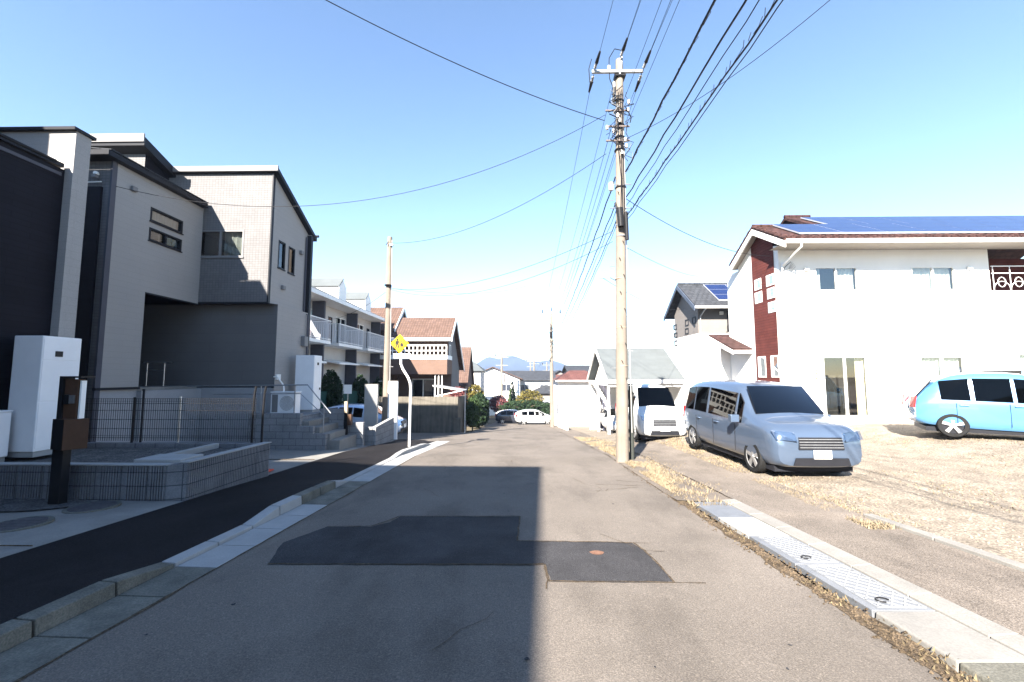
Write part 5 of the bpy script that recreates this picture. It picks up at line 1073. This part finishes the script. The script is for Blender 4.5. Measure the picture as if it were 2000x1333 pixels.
# ------------------------------------------------------------------ utility poles
def pole_base(name, label, x, y, ztop, r0, r1, z0, group='utility poles', cat='utility pole', lean=0):
    t = thing(name, label, cat, (x, y, z0), group); mb = MB(); n = 14
    mb.tube([(x+lean*i/n, y, z0-.3+(ztop-z0+.3)*i/n) for i in range(n+1)], r0, pole_conc, 20, r1); mb.build('shaft', t, smooth=True)
    return t
def insulator(t, p, d, dark=True, s=1.12):
    mb = MB(); d = Vector(d).normalized(); p = Vector(p)
    for k in range(3): mb.tube([p+d*(.05+.045*k)*s, p+d*(.07+.045*k)*s], .035*s, porcelain, 10)
    mb.tube([p, p+d*.2*s], .012*s, galv, 6); mb.tube([p+d*.18*s, p+d*.45*s], .045*s, dark_metal, 8, .025*s); mb.build('insulator', t, smooth=True)
PX, PY = 2.62, 11.0; pz = g(PY)
P1 = pole_base('utility_pole', 'tall pale concrete utility pole standing at the right road edge', PX, PY, 10.36, .165, .10, pz, lean=.15)
PB = PX; PX = PX+.15
arm = 9.95
mb = MB(); mb.box(PX-.78, PX+.62, PY-.14, PY-.07, arm-.04, arm+.04, galv); mb.tube([(PX-.02, PY-.12, arm-.1), (PX-.02, PY-.12, arm+.15)], .03, galv, 8); mb.box(PX-.14, PX+.14, PY-.15, PY+.13, arm-.14, arm-.09, dark_metal); mb.build('crossarm', P1, bevel=.006)
HV = [(PX-.72, arm), (PX-.0, arm+.36), (PX+.60, arm)]
for (x, z) in HV:
    insulator(P1, (x, PY-.14, z+.02), (.15, -1, .35)); insulator(P1, (x, PY-.02, z-.02), (-.1, 1, -.35))
mb = MB(); mb.tube([(PX+.02, PY-.1, arm+.05), (PX+.05, PY-.1, arm+.42)], .025, galv, 8)
mb.tube([(PX-.31, PY-.1, arm+.04), (PX-.31, PY-.1, arm+.16)], .05, porcelain, 10); mb.tube([(PX+.05, PY-.1, arm+.62), (PX-.15, PY-.12, arm+.65), (PX-.3, PY-.1, arm+.4), (PX-.31, PY-.1, arm+.16), (PX-.30, PY-.1, arm-.2), (PX-.18, PY-.08, arm-.5)], .012, cable_m, 6)
mb.tube([(PX-.18, PY-.1, arm-.45), (PX-.20, PY-.1, arm-.85)], .04, dark_metal, 8); mb.tube([(PX-.18, PY-.1, arm-.30), (PX-.18, PY-.1, arm-.46)], .035, porcelain, 8)
mb.tube([(PX-.80, PY-.2, arm+.3), (PX-.87, PY-.15, arm+.05), (PX-.84, PY-.1, arm-.3)], .012, cable_m, 6); mb.build('jumper', P1, smooth=True)
PX = PB+.11
rr = random.Random(5); rust_m = M('weathered_steel', (.16, .13, .12), .7, .3, 12)
mb = MB()                                   # low voltage brackets and racks
for z in (9.15, 8.85, 8.45, 8.1, 7.75, 6.7, 5.65, 5.35):
    mb = MB(); r_ = .17+.005*(9.7-z); mb.tube([(PX+math.cos(u)*r_*.72, PY+math.sin(u)*r_*.72, z) for u in [k*math.pi/8 for k in range(17)]], .022, galv if rr.random() < .6 else dark_metal, 6); mb.build('band', P1)
for z in (8.8, 8.35, 7.95): mb = MB(); mb.box(PX-.40, PX+.24, PY-.17, PY-.13, z-.018, z+.018, rust_m); mb.build('bracket', P1)
for z in (6.75, 6.1): mb = MB(); mb.tube([(PX-.32, PY-.1, z), (PX+.26, PY-.1, z)], .012, galv, 6); mb.build('bracket', P1)
for k in range(9):
    x = PX+rr.uniform(-.38, .26); z = 9.0-.17*k+rr.uniform(-.05, .05); mb = MB(); mb.tube([(x, PY-.19, z-.05), (x, PY-.19, z+.05)], .038, porcelain, 8); mb.build('spool_insulator', P1)
mb = MB()
for k in range(20):                          # loose looping leads
    z = rr.uniform(7.9, 9.4); x = PX+rr.uniform(-.38, .22); q_ = []
    for j in range(5): q_.append((x+rr.uniform(-.16, .16), PY-.17-rr.uniform(0, .1), z-.13*j+rr.uniform(-.05, .05)))
    mb.tube(q_, rr.choice([.008, .011, .015]), cable_m if rr.random() < .72 else galv, 5)
for k in range(3): x = PX-.05+.05*k; mb.tube([(x, PY-.15, 9.4), (x+rr.uniform(-.03, .03), PY-.16, 7.7), (x+rr.uniform(-.04, .04), PY-.165, 6.9), (x, PY-.165, 6.0)], .011, cable_m, 5)
mb.build('cable_leads', P1, smooth=True)
mb = MB(); mb.tube([(PX-.10, PY-.23, 6.05), (PX-.07, PY-.23, 5.55)], .085, dark_metal, 12); mb.tube([(PX+.07, PY-.21, 5.95), (PX+.09, PY-.2, 5.2)], .05, dark_metal, 10); mb.tube([(PX-.2, PY-.2, 6.2), (PX-.12, PY-.22, 5.9)], .03, dark_metal, 8); mb.build('splice_closure', P1, smooth=True)
mb = MB(); mb.tube([(PX-.30, PY-.2, 6.55), (PX-.30, PY-.2, 6.75)], .06, M('box_grey', (.55, .55, .5), .6), 10); mb.build('terminal_box', P1)
PX = PB+.05
mb = MB(); mb.tube([(PX+.155, PY-.07, 8.3), (PX+.17, PY-.07, 5), (PX+.195, PY-.07, .2)], .013, porcelain, 6); mb.build('conduit', P1)
mb = MB(); z = 1.4; s_ = 1
while z < 7:
    r_ = .17-.0068*(z-pz); mb.tube([(PX+s_*r_, PY, z), (PX+s_*(r_+.13), PY-.02, z)], .009, galv, 6); mb.tube([(PX+.05*s_, PY-r_, z+.2), (PX+.05*s_+.02, PY-r_-.05, z+.14)], .010, dark_metal, 5); z += .45; s_ = -s_
mb.build('step_bolts', P1)
mb = MB()
for z in (1.9, 2.9, 4.2): mb.tube([(PX, PY, z), (PX, PY, z+.02)], .172-.0066*(z-pz), M('band_tan', (.35, .29, .22), .7), 18)
mb.build('band', P1)
mb = MB(); mb.tube([(PX-.13, PY-.05, 4.15), (PX-.42, PY-.3, 4.22)], .012, galv, 6); mb.box(PX-.62, PY and PX-.36, PY-.36, PY-.26, 4.17, 4.23, white_trim); o = mb.build('street_lamp', bevel=.01); tag(o, 'small white lamp on a short arm halfway up the near pole', 'street lamp')
mb = MB(); mb.tube([(PX+.30, PY+.38, pz-.1), (PX+.30, PY+.38, 1.45)], .06, M('upright_dark', (.05, .055, .05), .8), 10); o = mb.build('dark_upright'); tag(o, 'dark thin upright directly behind the near utility pole', 'post')  # plain dark tube standing just behind the pole
PX = PB+.10
# second pole on the right
X2, Y2 = 2.68, 35.4
P2 = pole_base('utility_pole', 'second concrete utility pole further down on the right', X2, Y2, 6.9, .17, .11, g(Y2))
mb = MB(); mb.box(X2-.8, X2+.8, Y2-.1, Y2-.04, 6.66, 6.74, galv); mb.box(X2-.7, X2+.7, Y2-.1, Y2-.04, 5.45, 5.5, galv); mb.build('crossarm', P2)
for x, z in ((-.75, 6.75), (0, 6.95), (.75, 6.75)): insulator(P2, (X2+x, Y2-.1, z), (0, -.3, 1), s=1.1)
mb = MB(); mb.tube([(X2-.05, Y2-.2, 4.9), (X2-.05, Y2-.2, 5.35)], .12, dark_metal, 10); mb.box(X2-.65, X2-.35, Y2-.25, Y2-.05, 5.0, 5.2, mid_trim); mb.build('transformer', P2)
mb = MB()
for k in range(12): z = rr.uniform(3.2, 6.3); mb.tube([(X2+rr.uniform(-.3, .2), Y2-.15, z), (X2+rr.uniform(-.4, .3), Y2-.2, z-.3), (X2+rr.uniform(-.1, .1), Y2-.15, z-.5)], .018, cable_m, 5)
mb.build('cable_leads', P2)
mb = MB(); z = -.5
while z < 4: mb.tube([(X2-.3, Y2, z), (X2+.3, Y2, z)], .012, galv, 5); z += .9
mb.build('step_bolts', P2)
# slim pole at the left
LX, LY = -5.72, 18.0
P3 = pole_base('utility_pole', 'slim concrete utility pole on the left behind the yellow sign', LX, LY, 7.75, .17, .10, g(LY))
mb = MB(); mb.tube([(LX, LY-.1, 5.55), (LX, LY-.1, 5.60)], .15, dark_metal, 10); mb.tube([(LX, LY-.16, 7.5), (LX-.1, LY-.2, 7.35)], .02, dark_metal, 6); mb.build('bracket', P3); mb = MB(); mb.box(LX+.05, LX+.2, LY-.2, LY-.1, 7.32, 7.40, galv); mb.build('junction_box', P3)
mb = MB(); mb.tube([(LX+.12, LY-.08, 7.6), (LX+.19, LY-.08, -1)], .018, porcelain, 6); mb.build('conduit', P3)
mb = MB(); z = .8; s_ = 1
while z < 4: mb.tube([(LX+s_*.13, LY-.05, z), (LX+s_*.3, LY-.08, z)], .012, porcelain, 6); z += .62; s_ = -s_
mb.build('step_bolts', P3)
# far poles
for (px, Y, pt, lb) in ((980, 62, 690, 'white distant utility pole left of the second pole'), (1043, 78, 692, 'distant utility pole just left of the second pole'), (1036, 100, 702, 'distant utility pole, the shorter one behind its neighbour'), (1068, 90, 708, 'distant utility pole right beside the second pole')):
    p = at(px, pt, Y); t = pole_base('utility_pole', lb, p.x, Y, p.z, .2, .14, g(Y), 'utility poles')
    mb = MB(); mb.box(p.x-1.0, p.x+1.0, Y-.1, Y, p.z-.7, p.z-.6, galv); mb.box(p.x-.9, p.x+.9, Y-.1, Y, p.z-1.9, p.z-1.8, galv); mb.build('crossarm', t)
    for x in (-.9, 0, .9): mb = MB(); mb.tube([(p.x+x, Y, p.z-.6), (p.x+x, Y, p.z-.15)], .08, dark_metal, 6); mb.build('insulator', t)
    if px < 1000: mb = MB(); mb.tube([(p.x+.3, Y-.2, p.z-4.4), (p.x+.3, Y-.2, p.z-3.2)], .28, mid_trim, 10); mb.build('transformer', t)
# ------------------------------------------------------------------ wires
GR = 'overhead wires along the road'
def wire(a, b, sag, r, label, group=None, name='overhead_wire', n=28, wig=0):
    a, b = Vector(a), Vector(b); mb = MB(); pts = []
    for i in range(n+1):
        t = i/n; p = a.lerp(b, t); p.z -= sag*4*t*(1-t)
        if wig: p.x += wig*math.sin(i*2.1); p.z += wig*math.cos(i*2.7)
        pts.append(p)
    mb.tube(pts, r*.64, cable_m, 5); return tag(mb.build(name), label, 'wire', group)
Yb = -24.0
for (x, z), s in zip(HV, ('left', 'middle', 'right')):
    wire((x+.05, PY-.5, z+.12), (x, Yb, z+.9), .55, .0085, f'power line leaving the {s} end of the crossarm towards the viewer', GR)
    x2 = X2+{'left': -.75, 'middle': 0, 'right': .75}[s]
    wire((x-.03, PY+.35, z-.15), (x2, Y2, 7.0), .45, .010, f'power line from the {s} insulator to the second pole', GR)
wire((PX+.1, PY-.4, arm+.45), (PX+.35, Yb, 11.4), .55, .008, 'thin line beside the middle power line overhead', GR)
for k, (x, z) in enumerate(((PX+.06, 8.9), (PX+.12, 8.6), (PX+.18, 8.35))):
    wire((x, PY-.15, z+.05), (x+.28, Yb, z+2.5), .45, .008, 'thin low voltage wire rising from the clutter at the near pole top', GR)
    wire((x-.3, PY-.1, z-.6), (X2-.1+.08*k, Y2, 5.6-.1*k), .5, .011, 'thin low voltage wire running from the near pole to the second pole', GR)
BUN = [(7.05, .030, 8.5), (6.35, .024, 7.8), (6.12, .012, 7.45), (5.85, .020, 7.0), (5.72, .012, 7.2)]
for k, (z, r, zb) in enumerate(BUN):
    wire((PX+.10, PY-.2, z), (PX+.15+.08*k, Yb, zb), .42, r, f'thick lashed communication cable overhead, number {k+1} from the top'.replace(', number 1 from the top', ', the uppermost').replace(', number 2 from the top', ', second from the top').replace(', number 3 from the top', ', the thin middle one').replace(', number 4 from the top', ', second from the bottom').replace(', number 5 from the top', ', the lowest'), GR, 'cable', 60, .012)
    wire((PX-.15, PY-.1, z-.1), (X2, Y2, 4.3-.25*k), .45, r*.9, 'communication cable between the near pole and the second pole', GR, 'cable', 40, .010)
for k in range(3): wire((X2, Y2, 6.9-.9*k), (at(1043, 700, 78).x, 78, at(1043, 700+14*k, 78).z), .8, .02, 'wire running on from the second pole into the valley', GR)
# messenger hangers: small spirals along two cables
mb = MB()
for (z, zb, ph) in ((7.05, 8.5, 0), (5.85, 7.0, 1)):
    for i in range(240):
        t = i/300; y = PY-.2+(Yb-PY+.2)*t; zz = z+(zb-z)*t-.42*4*t*(1-t)
        mb.tube([(PX+.13+.05*t+.035*math.sin(i*1.7+ph), y, zz+.05), (PX+.13+.05*t-.03, y+.03, zz-.04)], .0045, cable_m, 4, cap=False)
tag(mb.build('cable_ties'), 'loose ties wound along the thick overhead cables', 'cable ties', kind='stuff')
wire(at(560, -40, 7.5), (PX-.42, PY-.15, at(1182, 243, PY).z), .22, .016, 'black wire crossing the sky from upper left to the near pole')
wire((PX-.40, PY-.15, at(1178, 232, PY).z), (-10.08, 9.95, at(221, 363, 9.9).z), 1.35, .011, 'long drooping wire from the near pole to the grey house')
wire((PX-.38, PY-.1, at(1170, 305, PY).z), (LX+.1, LY-.1, at(775, 477, LY).z), .65, .011, 'wire from the near pole to the top of the slim left pole')
a = (LX+.1, LY-.1, at(770, 565, LY).z)
wire((PX-.25, PY-.1, at(1180, 455, PY).z), a, .55, .010, 'upper of two wires reaching the middle of the slim left pole')
wire((PX-.25, PY-.1, at(1180, 475, PY).z), (LX+.1, LY-.1, a[2]-.05), .75, .009, 'lower of two wires reaching the middle of the slim left pole')
wire(a, (-10.8, 21.0, at(600, 625, 21).z), .5, .012, 'wire from the slim left pole to the apartment block')
wire(a, (.5, 34, at(1030, 560, 34).z), .4, .010, 'faint nearly level wire right of the slim left pole')
wire((PX+.12, PY-.1, at(1226, 392, PY).z), (9.7, 16.0, at(1445, 500, 15.9).z), .40, .014, 'dark wire sagging from the near pole to the white house')
wire((PX+.12, PY-.1, at(1226, 487, PY).z), (10.0, 23.3, at(1425, 538, 23).z), .15, .011, 'faint wire from the near pole to the roof of the beige house')
wire((PX-.4, PY+1, at(1155, 540, PY+1).z), (9.9, 25, at(1310, 605, 25).z), .35, .011, 'lower faint wire to the gable of the beige house')
wire((PX+.18, PY-.1, at(1232, 275, PY).z), at(1680, -50, 7.0), .28, .011, 'wire climbing from the near pole to the upper right of the sky')
wire((X2, Y2, at(1078, 650, Y2).z), (-5.2, 45, at(922, 681, 45).z), .5, .014, 'faint wire from the second pole to the left houses')
# ------------------------------------------------------------------ neighbouring house behind the viewer on the left (its shadow lies on the road)
N = thing('unseen_house', 'plain pale three storey house left behind the viewpoint', 'house', (-9, -9, .2))
ca, sa = math.cos(R(-1.45)), math.sin(R(-1.45))
def rot(x, y): return (-5.05+x*ca-y*sa, -3.3+x*sa+y*ca)
mb = MB(); q_ = [rot(0, 0), rot(0, -15), rot(-9, -15), rot(-9, 0)]
q_ = [(x, y) for x, y in q_]; mb.mesh([(x, y, -.3) for x, y in q_]+[(x, y, 8.8) for x, y in q_], [(0, 1, 2, 3), (7, 6, 5, 4), (0, 4, 5, 1), (1, 5, 6, 2), (2, 6, 7, 3), (3, 7, 4, 0)], siding_beige); mb.build('wall', N)
q2 = [rot(.03, .03), rot(.03, -15.1), rot(-9.1, -15.1), rot(-9.1, .03)]
mb = MB(); mb.mesh([(x, y, 8.80) for x, y in q2]+[(x, y, 8.95) for x, y in q2], [(0, 1, 2, 3), (7, 6, 5, 4), (0, 4, 5, 1), (1, 5, 6, 2), (2, 6, 7, 3), (3, 7, 4, 0)], dark_trim); mb.build('roof', N)
N2 = thing('unseen_house', 'added unseen plain house right of and behind the viewpoint, blocking sky light', 'house', (11, -10, .2))  # house added out of view to cut the sky light on the street
mb = MB(); mb.box(6.2, 17, -20, -5.2, -.3, 7.6, siding_beige); mb.build('wall', N2)
mb = MB(); mb.prism([(6.0, -20.2, 7.6), (17.2, -20.2, 7.6), (11.6, -20.2, 8.6)], (0, 15.2, 0), roof_dark); mb.build('roof', N2)
# ------------------------------------------------------------------ haze
hz = bpy.data.materials.new('haze'); hz.use_nodes = True; nt = hz.node_tree; nt.nodes.clear()
ho = nt.nodes.new('ShaderNodeOutputMaterial'); pv = nt.nodes.new('ShaderNodeVolumePrincipled'); nt.links.new(pv.outputs[0], ho.inputs['Volume'])
pv.inputs['Density'].default_value = .00032; pv.inputs['Color'].default_value = (.52, .68, 1, 1); pv.inputs['Anisotropy'].default_value = .1
mb = MB(); mb.box(-1700, 1700, -60, 2300, -10.2, 66, hz); tag(mb.build('haze'), 'thin pale air haze', 'haze', kind='stuff')
# ------------------------------------------------------------------ light, sky, camera
SUN = Vector((.41, 1, -.70)).normalized()
el = math.asin(-SUN.z); az = math.atan2(-SUN.x, -SUN.y)
L_ = bpy.data.lights.new('Sun', 'SUN'); L_.energy = 5.0; L_.angle = R(.55); L_.color = (1, .92, .82)
lo = bpy.data.objects.new('Sun', L_); COL.objects.link(lo); lo.rotation_euler = SUN.to_track_quat('-Z', 'Y').to_euler()
W_ = bpy.data.worlds.new('World'); S.world = W_; W_.use_nodes = True; nt = W_.node_tree
sk = nt.nodes.new('ShaderNodeTexSky'); sk.sky_type = 'NISHITA'; sk.sun_disc = False; sk.sun_elevation = el; sk.sun_rotation = az % (2*math.pi)
sk.air_density = 1.0; sk.dust_density = 0; sk.ozone_density = 2.4
nt.links.new(sk.outputs[0], nt.nodes['Background'].inputs[0]); nt.nodes['Background'].inputs[1].default_value = .065
cam = bpy.data.cameras.new('Camera'); cam.sensor_width = 36; cam.lens = F_PX/2000*36; cam.clip_end = 9000; cam.clip_start = .05
co = bpy.data.objects.new('Camera', cam); COL.objects.link(co); co.location = (0, 0, EYE); co.rotation_euler = (math.pi/2+TH, 0, YAW); S.camera = co
S.view_settings.view_transform = 'Standard'; S.view_settings.look = 'None'; S.view_settings.exposure = 2.52; S.view_settings.gamma = 1
S.cycles.max_bounces = 6; S.cycles.diffuse_bounces = 3; S.cycles.transparent_max_bounces = 8
